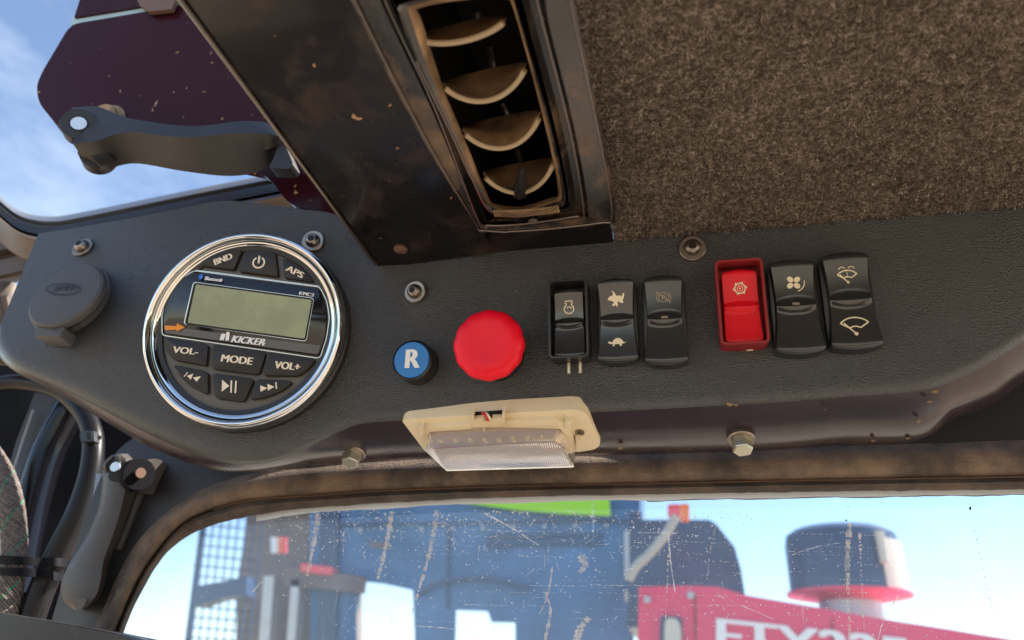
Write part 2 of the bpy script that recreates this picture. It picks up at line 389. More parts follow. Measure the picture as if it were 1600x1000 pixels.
lead = [p+V3(.001, .030, 0) for p in cols[0]]; lead2 = [p+V3(-.0003, .0015, 0) for p in cols[0]]
cols = [lead, lead2]+cols
UR = 9
con = part('overhead_console', loft([c_[:-(UR-2)] for c_ in cols[2:]]), 'console', ang=60)
con2 = part('end_wall', loft([cols[0][:-(UR-2)], cols[1][:-(UR-2)], cols[2][:-(UR-2)]]), 'console', con, world=True, ang=60)
part('underside_panel', loft([c_[-(UR-1):] for c_ in cols[2:]]), 'under', con, world=True, ang=60)
_all = np.array([p for c_ in cols[2:] for p in c_[40:]]); _cc = _all@MC; _px = _cc[:, 0]/_cc[:, 2]*FOC+800; _py = _cc[:, 1]/_cc[:, 2]*FOC+500
chips = []
for cx_, cy_2, rr_ in [(1461, 612, 4.5), (1453, 628, 4.5), (1436, 658, 4), (1419, 684, 4), (1140, 632, 5), (1150, 633, 3.5), (487, 724, 2), (1365, 689, 3), (970, 700, 4), (1290, 640, 1.5), (720, 700, 1.5)]:
    k_ = int(np.argmin((_px-cx_)**2+(_py-cy_2)**2)); Yk = _all[k_][1]-.0030
    chips.append(([atY(cx_+rr_*rng.uniform(.7, 1.5)*math.cos(a), cy_2+rr_*.55*rng.uniform(.7, 1.3)*math.sin(a), Yk-.0012*math.sin(a)) for a in np.linspace(0, 6.283, 10)[:-1]], [tuple(range(9))]))
part('rust_chips', merge(*chips), 'chip', con, world=True, smooth=False)['kind'] = 'stuff'
setlabel(con, 'long black grained plastic console above the windscreen carrying the radio and switches', 'console')

# ------------------------------------------------------------------ ceiling carpet with fibres
def fuzz_geo(n, poly, z):
    """short curled fibres spread over the carpet, hanging a millimetre under it"""
    px = rng.uniform(poly[0], poly[1], n); py = rng.uniform(poly[2], poly[3], n)
    a = rng.uniform(0, 2*np.pi, n); L = rng.uniform(.0008, .0021, n); wd = rng.uniform(.00005, .00011, n)
    d = np.stack([np.cos(a), np.sin(a), np.zeros(n)], 1); q = np.stack([-np.sin(a), np.cos(a), np.zeros(n)], 1)
    zz = rng.uniform(.0001, .0013, n); base = np.stack([px, py, z-zz], 1); cz = rng.uniform(-.001, .0012, n)[:, None]*V3(0, 0, 1)
    bend = (rng.uniform(-.001, .001, n))[:, None]*q
    P0 = base-d*L[:, None]/2; P2 = base+d*L[:, None]/2-cz*.5; P1 = base+bend-cz
    W = (q*wd[:, None])
    V = np.stack([P0+W, P0-W, P1+W, P1-W, P2+W, P2-W], 1).reshape(-1, 3)
    idx = np.arange(n)*6; Fc = np.concatenate([np.stack([idx, idx+1, idx+3, idx+2], 1), np.stack([idx+2, idx+3, idx+5, idx+4], 1)])
    return V, Fc
def carpet_mat(name, island):
    m = bpy.data.materials.new(name); m.use_nodes = True; t = m.node_tree; b = t.nodes['Principled BSDF']
    b.inputs['Roughness'].default_value = .95; b.inputs['Specular IOR Level'].default_value = .1
    r = t.nodes.new('ShaderNodeValToRGB'); e = r.color_ramp.elements
    e[0].color = (.016, .014, .013, 1); e[0].position = .25 if not island else 0; e[1].color = (.68, .58, .48, 1); e[1].position = .8 if not island else 1
    k = e.new(.5); k.color = (.17, .135, .108, 1)
    if island:
        g_ = t.nodes.new('ShaderNodeNewGeometry'); co = t.nodes.new('ShaderNodeTexCoord'); n1 = t.nodes.new('ShaderNodeTexNoise'); n1.inputs['Scale'].default_value = 300; n1.inputs['Detail'].default_value = 5
        t.links.new(co.outputs['Object'], n1.inputs[0]); q1 = t.nodes.new('ShaderNodeMapRange'); q1.inputs[1].default_value = .32; q1.inputs[2].default_value = .68; q1.inputs[3].default_value = .55; q1.inputs[4].default_value = 1.05; t.links.new(n1.outputs[0], q1.inputs[0])
        q2 = t.nodes.new('ShaderNodeMath'); q2.operation = 'MULTIPLY'; t.links.new(g_.outputs['Random Per Island'], q2.inputs[0]); t.links.new(q1.outputs[0], q2.inputs[1]); t.links.new(q2.outputs[0], r.inputs[0])
    else:
        co = t.nodes.new('ShaderNodeTexCoord'); n1 = t.nodes.new('ShaderNodeTexNoise'); n1.inputs['Scale'].default_value = 520; n1.inputs['Detail'].default_value = 5; n1.inputs['Roughness'].default_value = .7
        n2 = t.nodes.new('ShaderNodeTexNoise'); n2.inputs['Scale'].default_value = 40
        ad = t.nodes.new('ShaderNodeMath'); ad.operation = 'MULTIPLY_ADD'; ad.inputs[1].default_value = .25; t.links.new(co.outputs['Object'], n1.inputs[0]); t.links.new(co.outputs['Object'], n2.inputs[0])
        t.links.new(n2.outputs[0], ad.inputs[0]); t.links.new(n1.outputs[0], ad.inputs[2])
        sb = t.nodes.new('ShaderNodeMath'); sb.operation = 'SUBTRACT'; sb.inputs[1].default_value = .125; t.links.new(ad.outputs[0], sb.inputs[0]); t.links.new(sb.outputs[0], r.inputs[0])
        bu = t.nodes.new('ShaderNodeBump'); bu.inputs['Strength'].default_value = .8; bu.inputs['Distance'].default_value = .001; t.links.new(n1.outputs[0], bu.inputs['Height']); t.links.new(bu.outputs[0], b.inputs['Normal'])
    t.links.new(r.outputs[0], b.inputs['Base Color']); return m
cpt = carpet_mat('carpet', False); cfb = carpet_mat('carpet_fibre', True)
cy = face(1287, 347)[1]
cx0 = atZ(560, 0, ZC)[0]
roofm = thing('headliner', 'brown flecked carpet headliner covering the cab ceiling beside the air vent', 'carpet', Matrix.Translation(Vector(atZ(1250, 150, ZC))))
def grid(x0, x1, y0, y1, z, nx, ny):
    V = []; Fc = []
    for j in range(ny+1):
        for i in range(nx+1):
            x = x0+(x1-x0)*i/nx; y = y0+(y1-y0)*j/ny
            V.append((x, y, z+.0006*math.sin(x*61+y*23)*math.sin(y*47)))
    for j in range(ny):
        for i in range(nx): Fc.append((j*(nx+1)+i, j*(nx+1)+i+1, (j+1)*(nx+1)+i+1, (j+1)*(nx+1)+i))
    return V, Fc
CX = atZ(938, 250, ZC)[0]
part('carpet_sheet', grid(CX, .75, -.55, cy+.004, ZC, 60, 60), cpt, roofm, world=True)
part('backing_board', box(CX, .75, -.55, cy+.004, ZC+.004, ZC+.02), 'void', roofm, world=True)
part('roof_leak_board', box(atZ(400, 160, ZC)[0]+.004, .75, -.55, cy+.03, ZC+.075, ZC+.09), 'void', roofm, world=True)  # unseen board added to stop daylight leaking in above the plate
fb = part('carpet_fibres', fuzz_geo(200000, (CX, .30, .155, cy+.001), ZC), cfb, roofm, world=True, smooth=False); fb['kind'] = 'stuff'

# ------------------------------------------------------------------ dark cover plate on the ceiling, left of the vent
def zpoly(pts, z): return [atZ(p[0], p[1], z) for p in pts]
def slab_world(pts3, n, th):
    """thick sheet from a 3D outline, n = thickness direction"""
    P = [np.array(p) for p in pts3]; k = len(P); V = P+[p+np.array(n)*th for p in P]
    Fc = [tuple(range(k)), tuple(range(k, 2*k))[::-1]]+[(i, i+k, (i+1) % k+k, (i+1) % k) for i in range(k)]
    return V, Fc
ZP = ZC-.004
th = thing('cover_plate', 'dusty black steel cover plate on the ceiling between the window and the air vent', 'plate', Matrix.Translation(Vector(atZ(500, 200, ZP))))
outl = [(215, -90), (275, -10), (578, 402), (590, 415), (604, 418), (752, 398), (763, 392), (766, 380), (752, 358), (640, 150), (548, -20), (512, -90)]
part('steel_sheet', slab_world(zpoly(outl, ZP), (0, 0, 1), .003), 'cover', th, world=True, smooth=False)
rim = [atZ(a, b, ZP-.0008) for a, b in [(205, -105), (276, -8), (400, 160), (578, 402), (588, 413)]]
part('bare_edge', tube(rim, .0009, 8), 'steel', th, world=True)
fx = part('fixing_bolt', lathe([(.0035, 0), (.0035, -.0012), (.002, -.002), (0, -.002)], 16), 'rust_pin', th, smooth=True)
fx.location = Vector(atZ(626, 388, ZP))-Vector(wm(th).translation)
# black bracket going up behind the plate
brk = slab_world([atY(a, b, .315) for a, b in [(392, 150), (424, 262), (455, 322), (520, 340), (600, 430), (640, 380), (500, 140)]], (0, 1, 0), .004)
o = part('window_bracket', brk, 'void'); setlabel(o, 'black steel bracket between the big latch handle tip and the cover plate', 'bracket')

# ------------------------------------------------------------------ air vent
ZV = ZC-.013
vt = thing('air_vent', 'dust caked black rectangular ceiling air vent with four curved louvres', 'air vent', Matrix.Translation(Vector(atZ(750, 200, ZC))))
def pz(pts, z): return [atZ(a, b, z) for a, b in pts]
ho = [(505, -90), (545, -4), (650, 200), (742, 350), (757, 364), (850, 360), (948, 349), (962, 340), (950, 250), (897, -4), (885, -90)]
# housing: outer skirt, sloping shoulder, raised inner frame, then the opening
r0 = resample(cat(ho+[ho[0]], 6), 140)[:-1]
ri = [(575, -90), (600, -4), (680, 170), (745, 340), (760, 352), (820, 350), (900, 338), (912, 330), (890, 200), (838, -4), (826, -90)]
rj = [(592, -90), (613, -4), (690, 165), (757, 332), (769, 341), (820, 338), (878, 326), (889, 316), (868, 200), (815, -4), (803, -90)]
ro_ = [(632, 14), (640, 24), (700, 165), (752, 288), (768, 322), (800, 326), (845, 318), (872, 305), (874, 290), (846, 180), (798, -4), (760, -8), (700, 4), (650, 10)]
def ringpts(pts, n=140):
    P = cat(pts+[pts[0]], 5); return resample(P, n+1)[:-1]
A_ = ringpts(ho); B_ = ringpts(ri); C_ = ringpts(rj)
part('housing', loft([pz(A_, ZC-.001), pz(A_, ZV+.003), [p*1 for p in pz(A_*.985+B_*.015, ZV+.0008)], pz(A_*.9+B_*.1, ZV), pz(A_*.15+B_*.85, ZV-.001), pz(B_, ZV+.003), pz(B_*.5+C_*.5, ZV+.003), pz(C_*.9+B_*.1, ZV-.0005), pz(C_, ZV-.001), pz(C_, ZV+.010)], closed_cols=True), 'vent', vt, world=True, ang=30)
opn = [(640, 20), (655, 22), (690, 130), (725, 215), (760, 300), (772, 318), (815, 322), (862, 308), (872, 296), (850, 190), (803, 15), (790, 0), (770, -4), (710, 2), (665, 10)]
opn_o = [(621, 14), (648, 90), (699, 195), (742, 288), (766, 330), (815, 338), (868, 324), (884, 308), (858, 188), (810, 20), (799, -12), (770, -22), (710, -14), (650, -2), (627, 6)]
IN = ringpts(opn); OU = ringpts(opn_o)
# align ring starts
IN = np.roll(IN, -int(np.argmin(np.hypot(*(IN-np.array([655, 22])).T))), 0); OU = np.roll(OU, -int(np.argmin(np.hypot(*(OU-np.array([618, 12])).T))), 0)
part('inner_frame', loft([pz(OU, ZV-.0005), pz(OU, ZV-.0035), pz(OU*.85+IN*.15, ZV-.0042), pz(OU*.5+IN*.5, ZV-.0036)], closed_cols=True), 'vent', vt, world=True, ang=40)
part('dusty_bevel', loft([pz(OU*.5+IN*.5, ZV-.0036), pz(OU*.4+IN*.6, ZV-.0030), pz(IN, ZV+.002), pz(IN, ZV+.018)], closed_cols=True), 'vent_dust', vt, world=True, ang=40)
INd = pz(IN, ZV+.012); cen = np.mean(INd, 0)
part('duct', loft([pz(IN, ZV+.016), [cen+(p-cen)*1.12+V3(0, 0, .018) for p in INd], [cen+(p-cen)*1.1+V3(0, 0, .055) for p in INd], [cen+(p-cen)*.02+V3(0, 0, .055) for p in INd]], closed_cols=True), 'cavity', vt, world=True)
part('leak_box', (lambda b_: (b_[0], b_[1][1:]))(box(INd[:, 0].min()-.02 if hasattr(INd, 'min') else min(p[0] for p in INd)-.008, max(p[0] for p in INd)+.008, min(p[1] for p in INd)-.02, max(p[1] for p in INd)+.006, ZC-.0005, ZC+.066)), 'cavity', vt, world=True, smooth=False)  # unseen box added round the duct to keep stray light out
for rr_, zz_ in ((B_, ZV-.0012), (A_*.88+B_*.12, ZV-.0004)): part('ridge_highlight', tube([V3(*p) for p in pz(rr_, zz_)]+[pz(rr_, zz_)[0]], .00045, 6), 'steel', vt, world=True)  # bright tubes laid along the housing ridges as painted highlights
part('frame_edge', tube(pz(OU, ZV-.0036)[12:62], .0005, 6), 'steel', vt, world=True)
# louvres: crescent discs seen on their lower faces
def louvre(pl, pr, sag, rise, mat_='vent_dust', dep=.004):
    """thin curved blade between two frame points; sag px of its front lip, rise px of the back"""
    pl, pr = np.array(pl, float), np.array(pr, float); n = 22; d = pr-pl
    lip, back, inner = [], [], []
    for k in range(n+1):
        t = k/n; b = 4*t*(1-t); base = pl+d*t
        lip.append(atZ(*(base+np.array([sag*.22, sag])*b**.8), ZV+dep-.002*b))
        inner.append(atZ(*(base+np.array([sag*.12, sag*.60-rise*.2])*b**.8), ZV+dep+.0010+.0035*b))
        back.append(atZ(*(base-np.array([0, rise])*b**.35), ZV+dep+.015))
    V1 = loft([lip, inner, back])
    up = [V3(0, 0, .0012)+V3(0, .0006, 0)]
    V2 = loft([[p+V3(0, -.0002, -.0000) for p in lip], [p+V3(0, .0008, .0014) for p in lip], [p+V3(0, .0006, .0016) for p in inner], [p+V3(0, 0, .0016) for p in back]])
    return merge(V1, V2)
for (a, b, s, r_) in [((654, 62), (790, 32), 15, 8), ((690, 132), (822, 102), 38, 3), ((722, 204), (844, 178), 38, 5), ((754, 272), (866, 250), 38, 2)]:
    lv = part('louvre', louvre(a, b, s, r_), 'vent_dust', vt, world=True, ang=50)
    q = (np.array(a)+np.array(b))/2
    lip = [atZ(*(np.array(a)+(np.array(b)-np.array(a))*t+np.array([s*.22, s+1.5])*(4*t*(1-t))**.8), ZV+.0015) for t in np.linspace(.03, .97, 20)]
    part('louvre_lip', tube(lip, .0010, 8), 'lit_lip', lv, world=True)
for a, b in [((765, 70), (775, 125)), ((785, 160), (800, 195)), ((808, 232), (815, 262)), ((745, 20), (752, 50))]:
    part('link_bar', tube([atZ(*a, ZV+.026), atZ(*b, ZV+.022)], .0016, 8), 'cover', vt, world=True)
mz = ZV-.0005
part('thumb_tab', tube([atZ(812, 300, mz+.004), atZ(817, 262, mz)], .0022, 8, rfun=lambda t: .003*(1-t)+.0008), 'black', vt, world=True)
part('worm_teeth', merge(*[tube([atZ(772+k*3.2, 329+3*math.sin(k/33*3.1)-k*.25, ZV-.0078), atZ(774+k*3.2, 338+3*math.sin(k/33*3.1)-k*.25, ZV-.0060)], .0004, 5) for k in range(32)]), 'vent_dust', vt, world=True)
fx = part('frame_screw', merge(lathe([(.0022, 0), (.0022, -.0008), (.0012, -.0010), (.0010, -.0004), (0, -.0004)], 16)), 'steel', vt)
fx.location = Vector(atZ(833, 345, ZV-.0005))-Vector(wm(vt).translation)
# dark gap strip of ceiling frame between vent and console
o = part('ceiling_crossbar', box(-.10, CX-.0005, cy-.035, cy+.01, ZC-.0012, ZC+.003), 'cover'); setlabel(o, 'narrow dark steel ceiling strip between the air vent and the console', 'trim strip')

# ------------------------------------------------------------------ windscreen frame and seal
def resx(pts, n=150): return resample(cat(pts, 8), n)
inner = [(1760, 762), (1600, 765), (1300, 768), (1000, 773), (800, 777), (600, 786), (470, 795), (400, 805), (345, 817), (318, 826), (300, 834), (270, 855), (245, 884), (225, 918), (205, 958), (188, 1005), (165, 1090)]
groove = [(1760, 742), (1600, 745), (1300, 750), (1000, 756), (800, 760), (600, 767), (500, 774), (420, 779), (370, 786), (335, 796), (295, 812), (268, 835), (246, 862), (222, 897), (200, 942), (176, 1005), (150, 1090)]
outer = [(1760, 684), (1600, 689), (1440, 695), (1300, 698), (1000, 708), (800, 713), (640, 719), (500, 726), (415, 737), (345, 755), (300, 775), (262, 802), (232, 828), (205, 862), (182, 905), (165, 945), (140, 1005), (110, 1090)]
far = [(1760, 350), (1600, 400), (1440, 500), (1300, 560), (1000, 640), (800, 660), (640, 680), (500, 690), (400, 690), (320, 680), (250, 670), (200, 690), (165, 730), (140, 790), (118, 850), (98, 910), (70, 1005), (40, 1090)]
IC, GC, OC, FC = [resx(p) for p in (inner, groove, outer, far)]
YF = .383
def yr(pts, y): return [atY(p[0], p[1], y) for p in pts]
wf = thing('windscreen', 'scratched dusty windscreen below the console with its brown foam seal and dark frame', 'windscreen', Matrix.Translation(Vector(atY(300, 790, YF))))
part('header_panel', loft([yr(FC, YF+.012), yr(FC*.3+OC*.7, YF+.003), yr(OC, YF+.0015), yr(OC*.9+GC*.1, YF+.004)]), 'pillar_trim', wf, world=True, ang=60)
jit = lambda P, a: P+np.stack([np.zeros(len(P)), a*np.cumsum(rng.normal(0, 1, len(P)))*0+a*rng.normal(0, 1, len(P))], 1)
part('outer_seal', loft([yr(OC+np.array([0, -5]), YF+.003), yr(OC*.97+GC*.03, YF), yr(OC*.88+GC*.12, YF-.002), yr(OC*.7+GC*.3, YF-.005), yr(OC*.4+GC*.6, YF-.0055), yr(OC*.15+GC*.85, YF-.003), yr(OC*.04+GC*.96, YF+.002), yr(GC, YF+.004)]), 'seal', wf, world=True, ang=70)
part('inner_seal', loft([yr(GC, YF+.004), yr(GC*.9+IC*.1, YF+.001), yr(GC*.6+IC*.4, YF-.001), yr(GC*.25+IC*.75, YF+.0015), yr(jit(IC, .35), YF+.005), yr(IC*1.0+np.array([0, -2]), YF+.016)]), 'rubber', wf, world=True, ang=70)
part('rust_line', tube(yr(GC+np.array([0, .0]), YF+.0022)[10:120], .0005, 6), 'rust_pin', wf, world=True)

# ------------------------------------------------------------------ windscreen
YG = YF+.012
def glass_mat():
    m = bpy.data.materials.new('dusty_glass'); m.use_nodes = True; t = m.node_tree; t.nodes.clear()
    out = t.nodes.new('ShaderNodeOutputMaterial'); tr = t.nodes.new('ShaderNodeBsdfTransparent'); tr.inputs[0].default_value = (.84, .92, .97, 1)
    gl = t.nodes.new('ShaderNodeBsdfGlossy'); gl.inputs['Roughness'].default_value = .02
    df = t.nodes.new('ShaderNodeBsdfDiffuse'); df.inputs[0].default_value = (.50, .64, .82, 1); tl = t.nodes.new('ShaderNodeBsdfTranslucent'); tl.inputs[0].default_value = (.48, .66, .92, 1)
    dm = t.nodes.new('ShaderNodeMixShader'); dm.inputs[0].default_value = .6; t.links.new(df.outputs[0], dm.inputs[1]); t.links.new(tl.outputs[0], dm.inputs[2])
    co = t.nodes.new('ShaderNodeTexCoord').outputs['Object']
    def nz(sc, a, b, lo, hi, vec=co, kind='noise'):
        if kind == 'noise':
            n = t.nodes.new('ShaderNodeTexNoise'); n.inputs['Detail'].default_value = 6
        else:
            n = t.nodes.new('ShaderNodeTexVoronoi')
        n.inputs['Scale'].default_value = sc; t.links.new(vec, n.inputs['Vector'])
        r = t.nodes.new('ShaderNodeMapRange'); r.inputs[1].default_value = a; r.inputs[2].default_value = b; r.inputs[3].default_value = lo; r.inputs[4].default_value = hi
        t.links.new(n.outputs[0], r.inputs[0]); return r.outputs[0]
    mp_ = t.nodes.new('ShaderNodeMapping'); mp_.inputs['Scale'].default_value = (1, 1, .05); t.links.new(co, mp_.inputs[0])
    mp2 = t.nodes.new('ShaderNodeMapping'); mp2.inputs['Scale'].default_value = (.03, 1, 1); t.links.new(co, mp2.inputs[0])
    film = nz(9, .3, .8, .05, .13)
    specks = nz(330, .13, .06, 0, .75, kind='v')
    patch = nz(30, .42, .62, .0, 1)
    mu = t.nodes.new('ShaderNodeMath'); mu.operation = 'MULTIPLY'; t.links.new(specks, mu.inputs[0]); t.links.new(patch, mu.inputs[1])
    streak = nz(150, .66, .72, 0, .25, mp_.outputs[0]); st2 = nz(420, .68, .74, 0, .18, mp2.outputs[0])
    def mxx(a, b):
        q = t.nodes.new('ShaderNodeMath'); q.operation = 'MAXIMUM'; t.links.new(a, q.inputs[0]); t.links.new(b, q.inputs[1]); return q.outputs[0]
    fac = mxx(mxx(film, mu.outputs[0]), mxx(streak, st2))
    a = t.nodes.new('ShaderNodeMixShader'); t.links.new(fac, a.inputs[0]); t.links.new(tr.outputs[0], a.inputs[1]); t.links.new(dm.outputs[0], a.inputs[2])
    b = t.nodes.new('ShaderNodeMixShader'); fr = t.nodes.new('ShaderNodeFresnel'); fr.inputs[0].default_value = 1.3; t.links.new(fr.outputs[0], b.inputs[0]); t.links.new(a.outputs[0], b.inputs[1]); t.links.new(gl.outputs[0], b.inputs[2])
    t.links.new(b.outputs[0], out.inputs[0]); return m
GM = glass_mat()
ws = wf
FW0 = None
gpts = yr([(150, 740), (1750, 740), (1750, 1120), (100, 1120)], YG)
pane = part('pane', (gpts, [(0, 1, 2, 3)]), GM, ws, world=True, smooth=False)
yb = YG-.0012
bead = resx([(1760, 765), (1600, 768), (1300, 772), (1000, 777), (800, 781), (600, 790), (470, 799), (400, 809)], 130)
FW0 = M['sealant']
bl = bead+np.stack([np.zeros(130), 4.2+np.convolve(rng.normal(0, 2.0, 130), np.ones(7)/7, 'same')], 1)
part('sealant_bead', loft([yr(bead-np.array([0, 5]), yb), yr(bl, yb), yr(bl, yb+.0008)]), FW0, ws, world=True)
sel = slice(0, 72)
part('sealant_edge', loft([yr(bl[sel], yb-.0002), yr((bl+np.stack([np.zeros(130), .7+.9*np.abs(np.sin(np.arange(130)*.37))], 1))[sel], yb-.0002)]), 'rust_pin', ws, world=True)
def glass_ribbon(pts, w0, w1, y=yb, n=30, wob=1.0, dash=0):
    P = resample(cat(pts, 6), n); V = []; Fc = []
    for i in range(n):
        d = P[min(i+1, n-1)]-P[max(i-1, 0)]; d /= np.linalg.norm(d)+1e-9; m = np.array([-d[1], d[0]]); ww = (w0+(w1-w0)*i/(n-1))*rng.uniform(.5, 1.4)/2; c = P[i]+m*rng.normal(0, .25*wob)
        V += [atY(*(c+m*ww), y), atY(*(c-m*ww), y)]
    for i in range(n-1):
        if dash and rng.uniform() < dash: continue
        Fc.append((2*i, 2*i+1, 2*i+3, 2*i+2))
    return V, Fc
streak_m = bpy.data.materials.new('thin_dust_streak'); streak_m.use_nodes = True
def film_mat(name, col, opa):
    m = bpy.data.materials.new(name); m.use_nodes = True; t = m.node_tree; t.nodes.clear(); out = t.nodes.new('ShaderNodeOutputMaterial'); tr = t.nodes.new('ShaderNodeBsdfTransparent')
    df = t.nodes.new('ShaderNodeBsdfDiffuse'); tl = t.nodes.new('ShaderNodeBsdfTranslucent'); df.inputs[0].default_value = tl.inputs[0].default_value = (*col, 1)
    a = t.nodes.new('ShaderNodeMixShader'); t.links.new(df.outputs[0], a.inputs[1]); t.links.new(tl.outputs[0], a.inputs[2])
    co = t.nodes.new('ShaderNodeTexCoord'); n = t.nodes.new('ShaderNodeTexNoise'); n.inputs['Scale'].default_value = 500; n.inputs['Detail'].default_value = 4; t.links.new(co.outputs['Object'], n.inputs[0])
    r = t.nodes.new('ShaderNodeMapRange'); r.inputs[1].default_value = .35; r.inputs[2].default_value = .65; r.inputs[3].default_value = opa*.25; r.inputs[4].default_value = opa; t.links.new(n.outputs[0], r.inputs[0])
    b = t.nodes.new('ShaderNodeMixShader'); t.links.new(r.outputs[0], b.inputs[0]); t.links.new(tr.outputs[0], b.inputs[1]); t.links.new(a.outputs[0], b.inputs[2]); t.links.new(b.outputs[0], out.inputs[0]); return m
FT = film_mat('tan_dust_run', (.88, .80, .70), .8); FW = film_mat('white_scratch', (1, 1, 1), .98)
runs = [glass_ribbon([(683, 797), (672, 860), (655, 920), (643, 960)], 7, 3, n=60, dash=.1), glass_ribbon([(612, 799), (604, 850), (590, 905)], 8, 5, n=40),
        glass_ribbon([(498, 802), (490, 850), (480, 900)], 8, 5, n=30), glass_ribbon([(1328, 818), (1324, 870), (1326, 950), (1328, 1000)], 9, 4, n=60, dash=.12),
        glass_ribbon([(1343, 830), (1346, 900), (1350, 985)], 5, 2, n=60, dash=.45), glass_ribbon([(863, 885), (858, 920), (850, 945), (843, 960)], 4, 2, n=30), glass_ribbon([(853, 925), (860, 955), (852, 1000)], 3, 6, n=30),
        glass_ribbon([(1045, 840), (1043, 900), (1040, 970)], 3, 2, n=60, dash=.5), glass_ribbon([(1118, 822), (1110, 860), (1105, 905)], 2, 1.2, n=40, dash=.3),
        glass_ribbon([(920, 965), (905, 985), (900, 1005)], 9, 12, n=24), glass_ribbon([(905, 868), (915, 880), (905, 896)], 12, 6, n=20)]
part('mud_runs', merge(*runs), FT, pane, world=True, smooth=False)['kind'] = 'stuff'
scr = [glass_ribbon([(757, 802), (800, 825), (842, 852)], 2.5, 1.2, n=50, dash=.12), glass_ribbon([(1044, 830), (1048, 880), (1055, 926)], 2.2, 1.6, n=40), glass_ribbon([(1405, 930), (1382, 965), (1372, 1000)], 2.2, 1.5, n=30),
       glass_ribbon([(997, 832), (1058, 833)], 1.8, 1, n=16), glass_ribbon([(1420, 888), (1500, 905), (1600, 945)], .6, .5, n=40, dash=.3), glass_ribbon([(395, 925), (403, 915), (410, 908)], 3, 1, n=10),
       glass_ribbon([(953, 862), (958, 873)], 2, 1, n=6), glass_ribbon([(646, 978), (700, 982), (760, 992)], 1.5, 1, n=20), glass_ribbon([(1230, 870), (1270, 856), (1313, 848)], 1, .7, n=30, dash=.3), glass_ribbon([(1120, 930), (1180, 955), (1210, 968)], 1.2, .8, n=30, dash=.2), glass_ribbon([(1535, 922), (1550, 942)], 1.5, .8, n=10)]
for _ in range(120):
    x = rng.uniform(430, 1180); y = 800+rng.exponential(60); a = rng.choice([0, .1, 1.5, 2.4, 1.3])+rng.normal(0, .15); L_ = rng.uniform(4, 26)
    if y < 1000: scr.append(glass_ribbon([(x, y), (x+L_*.5*math.cos(a), y+L_*.5*math.sin(a)+rng.normal(0, .6)), (x+L_*math.cos(a), y+L_*math.sin(a))], .8, .4, n=10, dash=.3))
for _ in range(45):
    y = rng.uniform(815, 990); x = rng.uniform(600, 1400); scr.append(glass_ribbon([(x, y), (x+40, y+1), (x+rng.uniform(60, 160), y+rng.normal(1, 2))], .6, .4, n=50, dash=.55))
def blob(cx, cy_, r):
    n = 7; ph = rng.uniform(0, 6); return [atY(cx+r*rng.uniform(.6, 1.2)*math.cos(ph+2*math.pi*k/n), cy_+r*rng.uniform(.6, 1.2)*math.sin(ph+2*math.pi*k/n), yb) for k in range(n)], [tuple(range(n))]
for _ in range(1500):
    x = rng.uniform(420, 1180); y = 800+190*rng.uniform(0, 1)**1.5
    if rng.uniform() < .75: y = 797+rng.exponential(45)
    if y < 1000: scr.append(blob(x, y, abs(rng.normal(.35, .45))+.32))
for _ in range(110): scr.append(blob(rng.uniform(1230, 1420), rng.uniform(830, 985), abs(rng.normal(.5, .3))+.3))
for _ in range(70): scr.append(blob(rng.uniform(1000, 1600), rng.uniform(940, 1000), abs(rng.normal(.6, .4))+.3))
for k in range(26): scr.append(blob(1275+k*6.2, 853+.25*k+rng.normal(0, .4), .8))
part('scratches', merge(*scr), FW, pane, world=True, smooth=False)['kind'] = 'stuff'
dots = [blob(1516, 796, 1.6), blob(1516, 793.5, 2.4)]+[blob(1523+k*2.6, 828+k*11.8+rng.normal(0, 2), .9) for k in range(12)]+[blob(1325, 792, .9), blob(1322, 813, 1.5)]
dots += [blob(rng.uniform(280, 400), rng.uniform(860, 980), .8) for _ in range(10)]
part('fly_spots', merge(*dots), 'void', pane, world=True, smooth=False)['kind'] = 'stuff'

# ------------------------------------------------------------------ bolts
def button_bolt(px, py, r, label, tilt=(0, 0), n=None):
    p = face(px, py); n = nface(p) if n is None else np.array(n); n = n+V3(tilt[0], 0, tilt[1])
    t = thing('button_head_bolt', label, 'bolt', frame(p+n*.0003, n), 'button head bolts holding the console')
    part('washer', ringlathe([(r*.42, 0), (r, 0), (r, .0011), (r*.94, .0014), (r*.42, .0013)], 40), 'steel', t)
    part('bolt_head', merge(lathe([(r*.66, .0012), (r*.66, .0018), (r*.60, .0030), (r*.48, .0040), (r*.33, .0045), (r*.30, .0045)], 32)[0:1][0:1] and (lambda g: (g[0], g[1][:-1]))(lathe([(r*.66, .0012), (r*.66, .0018), (r*.60, .0030), (r*.48, .0040), (r*.33, .0045), (r*.29, .0045)], 30)),
         ), 'steel', t)
    part('hex_socket', (lambda g: (g[0], g[1]))(lathe([(r*.295, .0044), (r*.25, .0040), (r*.25, .0022), (0, .0020)], 6)), 'cavity', t, smooth=False)
    return t
button_bolt(131, 388, .0062, 'button head bolt with washer at the left end beside the round socket cover')
button_bolt(490, 378, .0060, 'button head bolt touching the upper right of the chrome radio ring')
button_bolt(650, 457, .0059, 'button head bolt with pale washer above the blue R button', tilt=(-.12, -.02))
button_bolt(1082, 389, .0064, 'button head bolt above the gap beside the red guarded switch')
_u0 = face(1000, 622); _u1 = atY(1000, 703, _u0[1]+.036); UD = _u1-_u0; UD[0] = 0; UD /= np.linalg.norm(UD); UN = V3(0, -abs(UD[2]), -UD[1]); UN = np.cross(UD, V3(1, 0, 0)); UN = UN if UN[2] < 0 else -UN
def under(px, py, off=0): return at_plane(px, py, _u0*.5+_u1*.5+UN*(off+.0025), UN)
